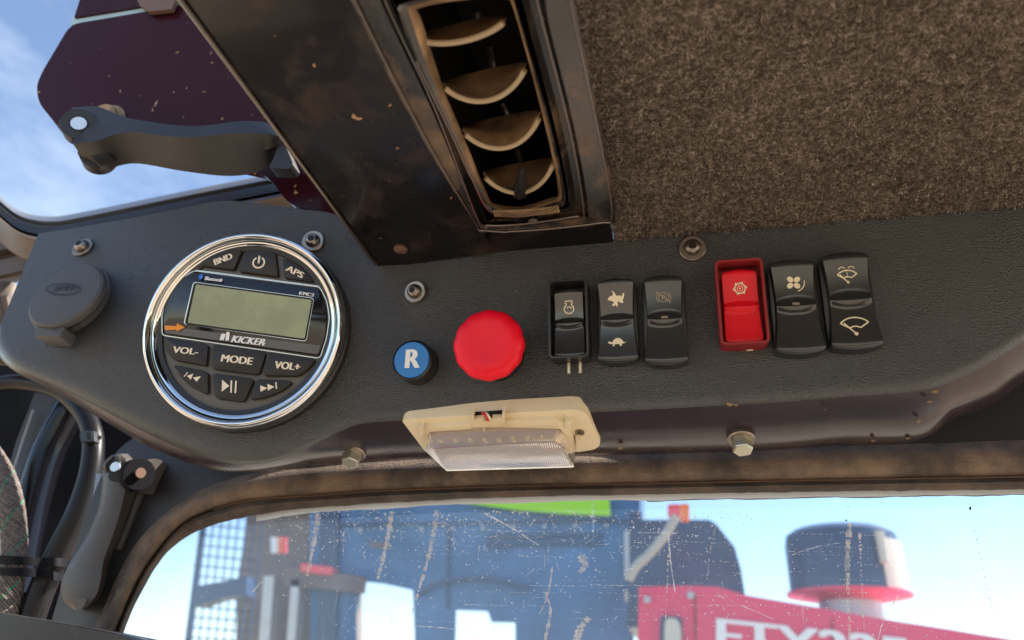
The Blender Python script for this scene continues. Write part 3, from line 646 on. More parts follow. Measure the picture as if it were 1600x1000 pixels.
def hex_bolt(px, py, r, label):
    p = under(px, py, .0028)
    t = thing('hex_bolt', label, 'bolt', frame(p-UN*.001, UN), 'hex bolts under the console lip')
    part('flange', lathe([(r*1.35, 0), (r*1.35, .0022), (r*1.25, .0028), (0, .0028)], 32), 'steel', t)
    h = roundpoly([(r*math.cos(math.radians(60*k+15)), r*math.sin(math.radians(60*k+15))) for k in range(6)], r*.06, 2)
    part('hex_head', prism(h, .0025, .0085, .0006), 'zinc', t, ang=20)
hex_bolt(553, 706, .0048, 'zinc hex bolt under the console between the radio and the courtesy light')
hex_bolt(1158, 684, .0047, 'bright hex bolt under the console below the red guarded switch')

# ------------------------------------------------------------------ power socket with rubber cover
ps = face(112, 470); pn = V3(.035, -.992, -.0)+V3(0, 0, .12); pf = frame(ps, pn)
sk = thing('power_socket', 'round power socket at the left end with a grey rubber flip cover', 'socket', pf)
L1 = locf(pf, .011)
c0 = L1(105, 462); R1 = .0205
part('socket_body', lathe([(R1*1.08, -.003), (R1*1.08, .002), (R1*1.0, .003), (R1*.92, .004), (R1*.9, .0075), (0, .0075)], 56, c=tuple(locf(pf, 0)(113, 470))), 'cap', sk)
lid = part('lid', lathe([(R1*.93, .0085), (R1*.99, .0088), (R1, .0100), (R1*.985, .0118), (R1*.93, .0128), (R1*.6, .0135), (0, .0138)], 64, c=tuple(c0)), 'cap', sk)
hl, hr = L1(52, 517), L1(95, 520)
hp = [L1(60, 498), L1(52, 516), L1(54, 524), L1(92, 525), L1(100, 510), L1(92, 500)]
part('hinge_tab', prism(roundpoly(hp, .001), .001, .0105, .0006), 'cap', sk)
LT = locf(pf, .0139)
ec = LT(98, 452)
def ell_px(cx, cy_, a, b, f): return [f(cx+a*math.cos(t)-0*b, cy_+b*math.sin(t)) for t in np.linspace(0, 2*np.pi, 41)[:-1]]
part('oval_emblem', merge(ribbon(ell_px(98.5, 452, 26, 8.6, LT), .0006, .0143, True), text_fit('JAYKAY', LT(79, 457.5), LT(119, 456), np.linalg.norm(LT(98, 457)-LT(98, 447)), .0143, shear=.3, bold=.05)), 'black', lid)

# ------------------------------------------------------------------ marine radio
def Z1(x, y): return (220+x/3.03, 360+y/3.03)
rc = face(385, 520); rn = V3(.20, -.958, -.195); rn /= np.linalg.norm(rn)
rf0 = frame(rc, rn)
Lr = locf(rf0, .010)
a_, b_ = Lr(308, 428), Lr(490, 466); dd = b_-a_; dd /= np.linalg.norm(dd)
A = np.array(rf0); xd = A[:3, 0]*dd[0]+A[:3, 1]*dd[1]
cxy = Lr(381.5, 512); rc2 = rc+A[:3, 0]*cxy[0]+A[:3, 1]*cxy[1]
rf = frame(rc2, rn, xd); Lr = locf(rf, .010)
rad = thing('marine_radio', 'round black radio with chrome ring and grey green display on the console', 'radio', rf)
rin = np.mean([np.linalg.norm(Lr(*Z1(*q))) for q in ((95, 470), (890, 470), (540, 70), (440, 850), (160, 170), (830, 700))])
rout = np.mean([np.linalg.norm(Lr(*Z1(*q))) for q in ((10, 490), (540, 22), (60, 250), (120, 760))])
part('chrome_ring', ringlathe([(rin-.0012, .0050), (rin-.0012, .0098), (rin-.0002, .0108), (rin+.0010, .0110), (rin+.0016, .0098), *[((rin+rout)/2+.0009-(rout-rin-.0018)/2*math.cos(math.radians(a)), .0092+.0040*math.sin(math.radians(a))) for a in range(0, 181, 12)], (rout-.0001, .0060), (rout-.0010, .004), (rout-.0010, -.004), (rin, -.004)], 128), 'chrome', rad, ang=45)
part('reflection_band', ringlathe([(rout-.0008, .0062), (rout+.0006, .0050), (rout+.0008, -.003), (rout-.0008, -.003)], 96), 'black', rad)  # black band standing in for the console's dark reflection on the ring
part('gasket', ringlathe([(rin-.0032, .004), (rin-.0032, .0094), (rin-.0010, .0100), (rin-.0010, .004)], 96), 'black', rad)
part('face_disc', lathe([(rin, .004), (rin, .0080), (0, .0080)], 96), 'radio_web', rad)
def rp(pts, off=.010): f = locf(rf, off); return [f(*Z1(*p)) for p in pts]
def rtext(s, l, r, h, z, **k): f = locf(rf, z); return text_fit(s, f(*Z1(*l)), f(*Z1(*r)), h/3.03*.000306, z, **k)
BTN = {
 'band': ([(290, 160), (330, 122), (400, 98), (482, 92), (442, 188), (300, 170)], rtext('BND', (350, 165), (437, 132), 32, .0108)),
 'power': ([(500, 97), (620, 98), (640, 112), (652, 220), (465, 196), (462, 180)], None),
 'aps': ([(670, 133), (690, 133), (745, 162), (790, 203), (820, 246), (680, 226)], rtext('APS', (682, 188), (762, 228), 32, .0108)),
 'vol_down': ([(108, 506), (300, 535), (320, 545), (312, 642), (160, 615), (125, 578)], rtext('VOL-', (148, 578), (270, 590), 32, .0108)),
 'mode': ([(340, 545), (360, 543), (580, 572), (593, 583), (562, 678), (545, 683), (345, 657), (335, 645)], rtext('MODE', (377, 620), (527, 637), 36, .0108)),
 'vol_up': ([(598, 582), (615, 580), (812, 605), (826, 615), (792, 658), (745, 690), (585, 688), (583, 672)], rtext('VOL+', (630, 652), (752, 664), 36, .0108)),
 'prev': ([(156, 640), (170, 638), (300, 665), (320, 680), (320, 770), (305, 775), (240, 742), (190, 696)], None),
 'play': ([(340, 684), (355, 678), (522, 700), (534, 712), (495, 803), (480, 812), (365, 797), (350, 785)], None),
 'next': ([(545, 715), (562, 705), (700, 710), (718, 722), (665, 762), (590, 792), (525, 803), (519, 792)], None)}
def tri(a, b, c): return flat([a, b, c], .0108)
for k, (pl, tx) in BTN.items():
    bt = part('push_button', prism(roundpoly(rp(pl), .0012, 4), .0075, .0105, .0005), 'radio_button', rad, ang=40)
    if k == 'power':
        c = rp([(558, 152)], .0108)[0]; u = rp([(562, 118)], .0108)[0]-c; u0 = math.degrees(math.atan2(u[1], u[0]))
        tx = merge(ribbon(arc(c[0], c[1], .0029, u0+28, u0+332), .00085, .0108), ribbon([c+u*.95, c-u*.1], .0010, .0108))
    if k == 'prev':
        q = rp([(222, 672), (205, 692)], .0108); tx = merge(ribbon(q, .0005, .0108), tri(*rp([(222, 690), (252, 680), (240, 708)])), tri(*rp([(250, 698), (288, 692), (268, 718)])))
    if k == 'play':
        tx = merge(tri(*rp([(388, 708), (386, 765), (422, 738)])), ribbon(rp([(432, 712), (430, 770)]), .0008, .0108), ribbon(rp([(454, 714), (450, 772)]), .0008, .0108))
    if k == 'next':
        tx = merge(tri(*rp([(568, 735), (570, 766), (602, 748)])), tri(*rp([(602, 728), (604, 760), (635, 742)])), ribbon(rp([(642, 720), (645, 752)]), .0006, .0108))
    part('marking', tx, 'cream_print', bt, smooth=False)
# thin worn edges round each button
dp = rp([(252, 198), (845, 276), (872, 330), (884, 410), (872, 500), (843, 592), (108, 488), (108, 400), (130, 320), (178, 245)])
db = part('display_surround', prism(roundpoly(dp, .002, 5), .0078, .0098, .0004), 'radio_face', rad)
part('silver_trim', merge(ribbon(roundpoly(rp([(250, 190), (848, 268), (880, 335), (893, 412), (880, 505), (848, 606), (100, 496), (99, 400), (122, 318), (172, 240)]), .002, 5), .0004, .0099, True),
                          ribbon(rp([(236, 184), (430, 208), (640, 236), (850, 264)]), .0003, .0096)), 'silver', rad, smooth=False)
sc = rp([(250, 246), (818, 322), (782, 524), (205, 442)])
part('screen_frame', merge(ribbon(roundpoly(sc, .0015, 4), .0005, .0101, True)), 'silver', db, smooth=False)
band = rp([(118, 462), (200, 462), (400, 490), (850, 545), (836, 586), (118, 486)], .0100)
part('silver_band', flat(band, .0100), 'radio_web', db, smooth=False)
lcdm = mat('lcd_glass', (.30, .33, .19), .30, var=.22, var_scale=35, spec=.4)
part('lcd_screen', flat(roundpoly(rp([(262, 256), (810, 330), (776, 514), (222, 438)]), .0008, 3), .0103), lcdm, rad, smooth=False)
part('lcd_recess', merge(ribbon(roundpoly(rp([(257, 251), (814, 326), (779, 519), (212, 441)]), .0012, 3), .0009, .0102, True)), 'cavity', rad, smooth=False)
part('brand_lettering', merge(rtext('KICKER', (425, 528), (585, 546), 34, .0107, shear=.25), flat(rp([(385, 490), (405, 492), (395, 522), (375, 520)]), .0107), flat(rp([(408, 482), (424, 484), (420, 522), (402, 524)]), .0107), flat(rp([(587, 534), (593, 535), (592, 541), (586, 540)]), .0107)), 'white', rad, smooth=False)
part('model_lettering', rtext('KMC2', (748, 304), (820, 314), 17, .0107), 'white', rad, smooth=False)
part('bluetooth_lettering', rtext('Bluetooth', (300, 234), (385, 244), 19, .0107, shear=.2), 'white', rad, smooth=False)
bc = rp([(287, 222)])[0]
part('bluetooth_badge', flat([(bc[0]+.0011*math.cos(t), bc[1]+.0014*math.sin(t)) for t in np.linspace(0, 6.283, 20)[:-1]], .0107), 'blue_dot', rad, smooth=False)
part('orange_arrow', flat(rp([(116, 452), (172, 455), (175, 442), (212, 461), (172, 480), (172, 472), (118, 474)]), .0107), 'orange_mark', rad, smooth=False)

# ------------------------------------------------------------------ blue reset button and red stop button
def stand_frame(px, py, off, n=None, xpx=None):
    """frame on the console so that the point off metres above it shows at px,py"""
    p = face(px, py); n = nface(p) if n is None else n
    for _ in range(6):
        p2 = at_plane(px, py, p+n*off, n)-n*off; d = p2-p; p = p+d; p = V3(p[0], y_face(p[0], p[2]), p[2])
    return frame(p, n)
f = stand_frame(643, 562, .011)
rb = thing('reset_button', 'blue round push button with white R on a black collar', 'button', f)
r = .0098
part('collar', lathe([(r*1.06, -.001), (r*1.06, .0088), (r*1.03, .0102), (r*.96, .0108), (r*.93, .0104), (r*.93, .0095), (0, .0095)], 56), 'black', rb)
part('blue_cap', lathe([(r*.915, .009), (r*.915, .0108), (r*.88, .0112), (0, .0112)], 56), 'blue', rb)
Lb = locf(f, .0114); part('letter', text_fit('R', Lb(632, 575), Lb(656, 574.5), .0092, .0114, bold=.14), 'white', rb, smooth=False)
f = stand_frame(761, 536, .020)
es = thing('emergency_stop_button', 'big red mushroom push button between the blue button and the switches', 'button', f)
Ls = locf(f, .020); R2 = (np.linalg.norm(Ls(705, 536)-Ls(818, 536)))/2*.985
part('base_collar', lathe([(R2*.80, -.001), (R2*.80, .003), (R2*.74, .006), (R2*.66, .008), (R2*.66, .014), (0, .014)], 48), 'black', es)
part('mushroom_head', lathe([(R2*.6, .012), (R2*.90, .0125), (R2*.955, .0140), (R2*.965, .0175), (R2*.93, .0195), (R2*.85, .0207), (R2*.68, .0214), (R2*.55, .0213), (0, .0208)], 120, lobes=12, amp=.030), 'red', es, ang=60)

# ------------------------------------------------------------------ rocker switches
def zsurf(u, v, tilt=0, h=.0075):
    """height of a rocker surface; u,v in -1..1"""
    z = h-.0012+.0019*v*v+tilt*v
    w1 = .20*math.sqrt(max(0, 1-(u*.97)**2))            # lens shaped finger ledge just above the middle
    d = v-.02
    if abs(d) < w1: z += .0011*(1-(d/w1)**2) if d < 0 else -.0004*(1-(d/w1)**2)+.0011*(1-(d/w1)**2)**3
    if v > .84: z -= .0009*((v-.84)/.16)**2
    if v < -.88: z -= .0010*((-.88-v)/.12)**2
    return z
def rocker_geo(w_, h_, tilt=0, hz=.0075, waist=.07):
    nu, nv = 20, 72; rows = []
    for j in range(nv+1):
        v = -math.cos(math.pi*j/nv); v = .5*v+.5*(-1+2*j/nv)
        yv = v*h_/2; edge = (1-abs(v))*h_/2; rr = .0030
        cut = rr-math.sqrt(max(0, rr*rr-(rr-min(edge, rr))**2)) if edge < rr else 0
        e2 = max(0, 1-edge/.0013); sc_ = 1-.16*e2*e2
        top = .95 if v > 0 else 1.0
        wf_ = (1-waist*(1-min(1, abs(v-.08))**1.7)); wf_ *= 1-(.05*v if v > 0 else 0)
        hw = w_/2*wf_-cut*.8; row = []
        bow = .0006*(1 if v > 0 else -1)*(abs(v)**6)
        side = [(1.0+(.02), -.3), (1.01, .5), (1.0, .84), (.985, .955), (.955, 1.0)]
        zt0 = zsurf(.95, v, tilt, hz)
        for s_, q in side: row.append((-hw*s_, yv, zt0*q*sc_ if q > 0 else -.001))
        for i in range(1, nu):
            u = -.955+1.91*i/nu; row.append((hw*u, yv+bow*(1-u*u)*1.6, zsurf(u, v, tilt, hz)*sc_))
        for s_, q in side[::-1]: row.append((hw*s_, yv, zt0*q*sc_ if q > 0 else -.001))
        rows.append(row)
    b0 = [(x, y-.0003, -.001) for x, y, z in rows[0]]; b1 = [(x, y+.0003, -.001) for x, y, z in rows[-1]]
    return loft([b0]+rows+[b1])
def iconmap(geo, w_, h_, tilt, hz, s):
    V, Fc = geo; return [(x*s[0]+s[1], y*s[0]+s[2], zsurf((x*s[0]+s[1])/(w_/2), (y*s[0]+s[2])/(h_/2), tilt, hz)+.00022) for x, y, *_ in V], Fc
def poly(pts): return flat(pts)
def I_engine():
    ring_ = arc(0, 0, 1, 125, 415, 40)
    return merge(ribbon(ring_, .26), ribbon([ring_[0], (-.55, 1.25), (-.75, 1.25), (-.75, 1.7), (.75, 1.7), (.75, 1.25), (.55, 1.25), ring_[-1]], .24), ribbon(arc(0, -.05, .5, 40, 160, 14), .2), poly([(.25, .1), (.62, .08), (.5, .5)]))
def I_rabbit():
    b = cat([(-1.45, .05), (-1.15, .5), (-.6, .75), (-.5, 1.1), (-.75, 1.5), (-.35, 1.35), (-.1, .95), (.2, .6), (.7, .65), (1.05, .45), (1.15, .9), (1.45, 1.0), (1.4, .3), (1.15, -.25), (1.3, -.6), (.9, -.75), (.5, -.45), (.25, -.55), (.3, -1.1), (0, -1.3), (-.1, -.95), (-.35, -1.2), (-.75, -1.0), (-.4, -.55), (-.8, -.25), (-1.2, -.15)], 4, True)
    return poly(b)
def I_turtle():
    return merge(poly(cat([(-1.0, -.25), (-.8, .35), (-.3, .75), (.3, .78), (.85, .4), (1.15, -.2), (.6, -.35), (0, -.38), (-.6, -.35)], 4, True)), poly(cat([(-1.75, 0), (-1.6, .18), (-1.1, .05), (-.9, -.25), (-1.4, -.3)], 3, True)),
                 poly([(1.0, -.1), (1.75, 0), (1.1, -.3)]), poly([(-.75, -.25), (-.95, -.75), (-.6, -.75), (-.45, -.3)]), poly([(.35, -.3), (.4, -.75), (.8, -.75), (.8, -.25)]))
def I_park():
    g_ = text_fit('P', (-.32, -.5), (.36, -.5), 1.0, 0, bold=0)
    return merge(ribbon(arc(0, 0, .95, 0, 360, 36), .16), ribbon(arc(0, 0, 1.35, -40, 40, 14), .15), ribbon(arc(0, 0, 1.35, 140, 220, 14), .15), g_, ribbon([(-1.35, 1.15), (1.35, -1.15)], .18), ribbon([(-1.5, .95), (1.2, -1.35)], .05))
def I_gear():
    teeth = []
    for k in range(6):
        a = 60*k+15; c, s = math.cos(math.radians(a)), math.sin(math.radians(a)); q = lambda r, d: (r*math.cos(math.radians(a+d)), r*math.sin(math.radians(a+d)))
        teeth.append(poly([q(1.05, -20), q(1.45, -12), q(1.2, 8), q(1.05, 20)]))
    return merge(ribbon(arc(0, 0, 1.0, 0, 360, 40), .26), ribbon(arc(0, 0, .55, 0, 360, 30), .12), poly(arc(0, 0, .2, 0, 330, 11)), *teeth)
def I_fan():
    bl_ = []
    for k in range(4):
        a = math.radians(90*k+40); c_, s_2 = math.cos(a), math.sin(a)
        bl_.append(poly([(c_*(.68+.50*math.cos(t))-s_2*(.40*math.sin(t)), s_2*(.68+.50*math.cos(t))+c_*(.40*math.sin(t))) for t in np.linspace(0, 6.283, 15)[:-1]]))
    return merge(ribbon(arc(.1, 0, 1.42, -75, 10, 16), .13), *bl_)
def I_wiper(w=.16):
    return merge(ribbon(arc(0, -1.1, 2.1, 42, 138, 20), w), ribbon(arc(0, -1.1, .95, 50, 130, 12), w), ribbon([(-1.56, .3), (-.62, -.35)], w), ribbon([(1.56, .3), (.62, -.35)], w), ribbon([(-1.2, .35), (0, -1.1)], w), poly(arc(.02, -1.12, .22, 0, 340, 12)))
def I_washer():
    sp = [ribbon(arc(-.75, 1.15, .5, 20, 170, 8), .14), ribbon(arc(.75, 1.15, .5, 10, 160, 8), .14), ribbon([(0, 1.2), (0, .8)], .12), ribbon([(0, .6), (0, .35)], .12), ribbon([(0, .2), (0, -.1)], .12)]
    return merge(I_wiper(.2), *sp)
SW = [ # name, corners TL TR BR BL in photo pixels, guard?, label, upper icon, lower icon, tilt
 ([(855.5, 437), (917, 433), (920, 556), (857, 560)], 'black', 'black guarded rocker switch with engine start symbol and two pins below, leftmost switch', I_engine, None, .0000),
 ([(929, 438), (991, 434), (1001, 560), (933, 563)], None, 'black rocker switch marked with a rabbit and a turtle', I_rabbit, I_turtle, .0010),
 ([(999, 431), (1067, 428), (1079, 563), (1009, 567)], None, 'black rocker switch with crossed out parking brake symbol and dim lamp window', I_park, None, -.0006),
 ([(1115, 406), (1190, 401), (1204.5, 534), (1127, 538)], 'red', 'red rocker switch with gear symbol inside a dark red guard', I_gear, None, .0000),
 ([(1200, 407), (1276, 402), (1291, 546), (1210, 550)], None, 'black rocker switch with fan symbol right of the red switch', I_fan, None, -.0004),
 ([(1283, 396), (1363, 390), (1379, 538), (1294, 543)], None, 'black rocker switch with washer and wiper symbols, rightmost switch', I_washer, I_wiper, -.0004)]
for qs, guard, lab, ic1, ic2, tilt in SW:
    cxp, cyp = np.mean([q[0] for q in qs]), np.mean([q[1] for q in qs]); hz = .0085; off = hz if not guard else .0115
    n = nface(face(cxp, cyp)); f0 = stand_frame(cxp, cyp, off)
    L0 = locf(f0, off); tl, tr_, br, bl_ = [L0(*q) for q in qs]; xd2 = (tr_-tl)+(br-bl_); A = np.array(f0); xw = A[:3, 0]*xd2[0]+A[:3, 1]*xd2[1]
    f1 = frame(A[:3, 3], A[:3, 2], xw); L0 = locf(f1, off); tl, tr_, br, bl_ = [L0(*q) for q in qs]
    w_ = (np.linalg.norm(tr_-tl)+np.linalg.norm(br-bl_))/2; h_ = (np.linalg.norm(tl-bl_)+np.linalg.norm(tr_-br))/2
    t = thing('rocker_switch', lab, 'switch', f1, 'rocker switches on the console')
    red = guard == 'red'
    if guard:
        po = roundpoly([(-w_/2, -h_/2), (w_/2, -h_/2), (w_/2, h_/2), (-w_/2, h_/2)], .003, 6); pi = inset2(po, .0011)
        part('guard', wallring(po, pi, -.001, off), 'red_guard' if red else 'black', t, ang=50)
        part('guard_floor', prism(inset2(po, .0009), -.0008, .0012), 'red_guard' if red else 'black', t)
        rw, rh, ry, hz2 = w_*.80, h_*.86, -h_*.035, .0082
    else:
        bz = roundpoly([(-w_/2*.99, -h_/2*.97), (w_/2*.99, -h_/2*.97), (w_/2*.99, h_/2*.97), (-w_/2*.99, h_/2*.97)], .003, 6)
        part('mounting_bezel', prism(bz, -.001, .0035, .0006), 'black', t)
        rw, rh, ry, hz2 = w_, h_, 0, hz
    gg = rocker_geo(rw, rh, tilt, hz2, .06 if guard else .19); gg = ([(x, y+ry, z) for x, y, z in gg[0]], gg[1])
    rk = part('rocker', gg, 'red_rocker' if red else 'rocker', t, ang=50)
    s = rw/2*.30
    for ic, vy in ((ic1, .50), (ic2, -.55)):
        if ic:
            k = s*{I_wiper: 1.12, I_washer: .80, I_turtle: .86, I_fan: .95, I_park: .80, I_engine: 1.0}.get(ic, .92)
            if ic is I_engine: vy = .42
            g_ = iconmap(ic(), rw, rh, tilt, hz2, (k, 0, vy*rh/2)); g_ = ([(x, y+ry, z) for x, y, z in g_[0]], g_[1])
            part('symbol', g_, 'tan_print' if ic is not I_park else 'dim_print', rk, smooth=False)
    if ic1 in (I_park, I_fan):
        g_ = iconmap(merge(poly(roundpoly([(-1, -.4), (1, -.4), (1, .4), (-1, .4)], .35, 4))), rw, rh, tilt, hz2, (.0016, 0, .0006))
        part('lamp_window', g_, 'dim_print', rk, smooth=False)
    if ic1 is I_engine:
        for dx in (-.0012, .0042):
            part('locating_pin', tube([(dx, -h_/2-.0002, .0035), (dx, -h_/2-.0056, .0035)], .0009, 12), 'zinc', t)
    if red:
        part('guard_chip', prism([(.001, -h_/2-.0004), (.004, -h_/2-.0004), (.0035, -h_/2+.0006), (.0015, -h_/2+.0006)], .001, .0018), 'cream', t)

# ------------------------------------------------------------------ courtesy light under the lip
def Z4(x, y): return (600+x/4.444, 620+y/4.444)
lf = frame(under(*Z4(800, 250)), UN); cl = thing('courtesy_light', 'cream cab light with ribbed clear lens and red wire under the console lip', 'light', lf)
def up4(pts, off): f_ = locf(lf, off); return [f_(*Z4(*p)) for p in pts]
base = up4([(122, 170), (150, 158), (600, 128), (1290, 92), (1360, 98), (1412, 125), (1502, 305), (1498, 342), (1465, 368), (1380, 384), (1320, 375), (1100, 400), (285, 385), (262, 355)], .0045)
part('base_plate', prism(roundpoly(base, .001, 3), -.004, .0045, .0006), 'cream', cl, ang=40)
rimo = up4([(180, 210), (600, 178), (1170, 150), (1240, 165), (1290, 200), (1345, 400), (290, 385)], .0065)
part('raised_rim', merge(prism(roundpoly(up4([(250, 215), (610, 188), (610, 228), (320, 245), (285, 300), (250, 270)], .0068), .0008, 3), .003, .0068, .0004), prism(roundpoly(up4([(830, 172), (1180, 155), (1262, 185), (1320, 300), (1340, 385), (1300, 385), (1225, 225), (830, 215)], .0068), .0008, 3), .003, .0068, .0004)), 'cream', cl)
part('clip', prism(up4([(245, 215), (275, 215), (275, 278), (245, 278)], .008), .003, .008, .0003), 'cream', cl)
part('clip', prism(up4([(1258, 168), (1300, 168), (1300, 225), (1258, 225)], .008), .003, .008, .0003), 'cream', cl)
part('clip', prism(up4([(1330, 300), (1365, 300), (1365, 385), (1330, 385)], .008), .003, .008, .0003), 'cream', cl)
part('wire_slot', prism(up4([(620, 126), (820, 112), (825, 200), (622, 205)], .0048), .003, .0048), 'cavity', cl, smooth=False)
part('slot_bridge', merge(prism(up4([(622, 160), (690, 150), (700, 172), (745, 172), (750, 150), (828, 150), (835, 212), (700, 212), (700, 245), (690, 245), (690, 212), (618, 215)], .0072), .004, .0072, .0003), prism(up4([(608, 126), (624, 126), (624, 212), (608, 212)], .0074), .003, .0074, .0002), prism(up4([(820, 115), (838, 112), (842, 212), (824, 212)], .0074), .003, .0074, .0002)), 'cream', cl)
fA, fB = locf(lf, .003), locf(lf, .0085)
w0 = [(*fA(*Z4(680, 110)), .003), (*fB(*Z4(700, 130)), .008), (*fB(*Z4(722, 172)), .0078)]
part('wire', tube(cat(w0, 5), .0007, 8), 'wire_red', cl); w1 = [(a+.0011, b-.0002, c-.0003) for a, b, c in w0]
part('wire', tube(cat(w1, 5), .0006, 8), 'tan_print', cl)
part('mounting_hole', merge(ringlathe([(.0012, .0044), (.0022, .0044), (.0022, .0050), (.0012, .0048)], 24, c=tuple(up4([(1360, 248)], .0048)[0])), lathe([(.0013, .0046), (0, .0046)], 20, c=tuple(up4([(1360, 248)], .0048)[0]))), 'steel', cl)
lm = bpy.data.materials.new('ribbed_clear_lens'); lm.use_nodes = True; _t = lm.node_tree; _b = _t.nodes['Principled BSDF']
_b.inputs['Base Color'].default_value = (.93, .86, .84, 1); _b.inputs['Roughness'].default_value = .06; _b.inputs['Transmission Weight'].default_value = .75; _b.inputs['IOR'].default_value = 1.2
_c = _t.nodes.new('ShaderNodeTexCoord'); _w = _t.nodes.new('ShaderNodeTexWave'); _w.inputs['Scale'].default_value = 300; _w.bands_direction = 'X'; _w.inputs['Distortion'].default_value = 1
_bu = _t.nodes.new('ShaderNodeBump'); _bu.inputs['Strength'].default_value = .18; _bu.inputs['Distance'].default_value = .0005
_t.links.new(_c.outputs['Object'], _w.inputs[0]); _t.links.new(_w.outputs[0], _bu.inputs['Height']); _t.links.new(_bu.outputs[0], _b.inputs['Normal'])
la = up4([(312, 238), (700, 222), (1195, 205), (1250, 240), (1332, 392), (285, 362)], .005); lb = up4([(322, 300), (700, 285), (1190, 268), (1240, 300), (1328, 440), (276, 372)], .0105)
lc = up4([(322, 352), (700, 328), (1180, 306), (1236, 334), (1324, 490), (430, 516)], .0150)
ld = up4([(345, 366), (700, 342), (1172, 320), (1222, 345), (1300, 482), (440, 506)], .0160)
def r3(pts, z): return [(p[0], p[1], z) for p in roundpoly(pts, .0012, 4)]
part('lens', loft([r3(la, .005), r3(lb, .0105), r3(lc, .0150), r3(ld, .0158)], closed_cols=True, cap=True), lm, cl, ang=30)
led = []
for k in range(9):
    c = up4([(380+k*102, 300-k*4.5)], .0065)[0]; led.append(box(c[0]-.0008, c[0]+.0008, c[1]-.0011, c[1]+.0011, .0045, .0056))
part('pink_strip', prism(up4([(340, 345), (900, 325), (1200, 320), (1215, 345), (900, 352), (345, 372)], .008), .0075, .0085), 'red_guard', cl, smooth=False)
part('led_row', merge(*led), 'cream', cl, smooth=False)
part('reflector', flat(up4([(320, 250), (1200, 218), (1300, 380), (300, 360)], .0048), .0048), 'lightpaint', cl, smooth=False)

# ------------------------------------------------------------------ side window upper left: frame, latch plate
sw_ = thing('side_window_frame', 'dusty metal channel along the bottom of the upper left window', 'window frame', Matrix.Translation(Vector(atY(200, 330, .37))))
def sideline(dy, y): return [atY(a, b+dy, y) for a, b in resample(cat([(-90, 235), (-40, 275), (0, 308), (22, 326), (45, 336), (80, 340), (125, 334), (300, 298), (470, 265), (560, 245)], 8), 80)]
part('bright_channel', loft([sideline(-2, .386), sideline(0, .372), sideline(6, .366), sideline(12, .369)]), 'alu', sw_, world=True)
part('dark_channel', loft([sideline(12, .369), sideline(14, .362), sideline(27, .360), sideline(30, .368)]), 'pillar_trim', sw_, world=True)
part('lower_channel', loft([sideline(30, .368), sideline(33, .355), sideline(36, .354), sideline(44, .360), sideline(70, .372)]), 'rail', sw_, world=True)
o = part('door_rail', loft([[atY(a, b+d, y) for a, b in [(-60, 385), (20, 366), (80, 352), (200, 330), (520, 300)]] for d, y in ((-6, .40), (6, .392), (20, .392), (30, .40), (34, .40), (36, .394), (60, .394), (66, .40))]), 'rail'); setlabel(o, 'dusty brown stepped rail at the far left behind the console end', 'rail')
o = part('pale_post', loft([[atY(a, b+d, .42) for a, b in [(-60, 440), (10, 420), (90, 395)]] for d in (0, 26)]), 'lightpaint'); 
V_ = [tuple(v.co) for v in o.data.vertices]; o.modifiers.new('thickness', 'SOLIDIFY').thickness = .004
setlabel(o, 'pale grey metal strip at the far left below the brown rail', 'strip')
rb_ = [tube([atY(-30+k*1.0, 470+k*3.0, .40), atY(18-abs(k-12)*.6, 462+k*3.2, .385), atY(40, 470+k*3, .41)], .0008, 6) for k in range(26)]
o = part('ribbed_boot', merge(lathe([(.001, .0)], 8) if False else tube([atY(8, 455, .40), atY(4, 500, .395), atY(0, 560, .40)], .011, 20), *rb_), 'rail'); setlabel(o, 'ribbed grey rubber grommet poking out behind the left end of the console', 'grommet')
# latch plate
YPp = .29
po = [(140, -60), (128, -12), (112, 30), (66, 112), (57, 133), (60, 160), (84, 190), (110, 225), (420, 275), (452, 320), (560, 345), (560, 200), (320, -60)]
pth = thing('latch_plate', 'glossy plum black plate with cut corner behind the big latch handle', 'plate', Matrix.Translation(Vector(atY(250, 150, .29))))
pq = cat(roundpoly([np.array(p) for p in po], 14, 3), 1)
def tiltY(p, y0=.29): return atY(p[0], p[1], y0+.00006*(p[1]-150))
split = lambda x: 35-(x-112)*.165
up_ = [(140, -60), (128, -12), (116, 27), (245, 6), (340, -12), (320, -60)]
lo_ = [(110, 38), (66, 112), (57, 133), (60, 160), (84, 190), (110, 225), (300, 250), (420, 275), (452, 320), (560, 345), (560, 200), (345, -4), (245, 15)]
part('plate_sheet', slab_world([tiltY(p) for p in [tuple(q) for q in roundpoly(lo_, 16, 4)]], (0, 1, 0), .004), 'plate', pth, world=True, smooth=False)
part('upper_sheet', slab_world([tiltY(p) for p in up_], (0, 1, 0), .004), 'plate', pth, world=True, smooth=False)
part('sky_strip', slab_world([tiltY(p, .2915) for p in [(115, 26), (245, 4), (340, -12), (345, -3), (245, 17), (110, 39)]], (0, 1, 0), .002), 'sky_teal', pth, world=True, smooth=False)  # pale strip painted for the sky light across the plate
part('rusty_hinge', slab_world([tiltY(p, .286) for p in [(205, -20), (218, 8), (232, 18), (268, 14), (282, -20)]], (0, 1, 0), .003), 'rust_pin', pth, world=True, smooth=False)
cxp = tiltY((160, 178), .286); fx = part('latch_boss', (lambda g_: g_)(lathe([(.0150, .0), (.0150, .001), (.0135, .003), (.0125, .0035), (.0120, .006), (0, .006)], 40)), 'vent_dust', pth)
fx.matrix_local = wm(pth).inverted() @ frame(tiltY((166, 196), .290), V3(-.05, -1, -.1))

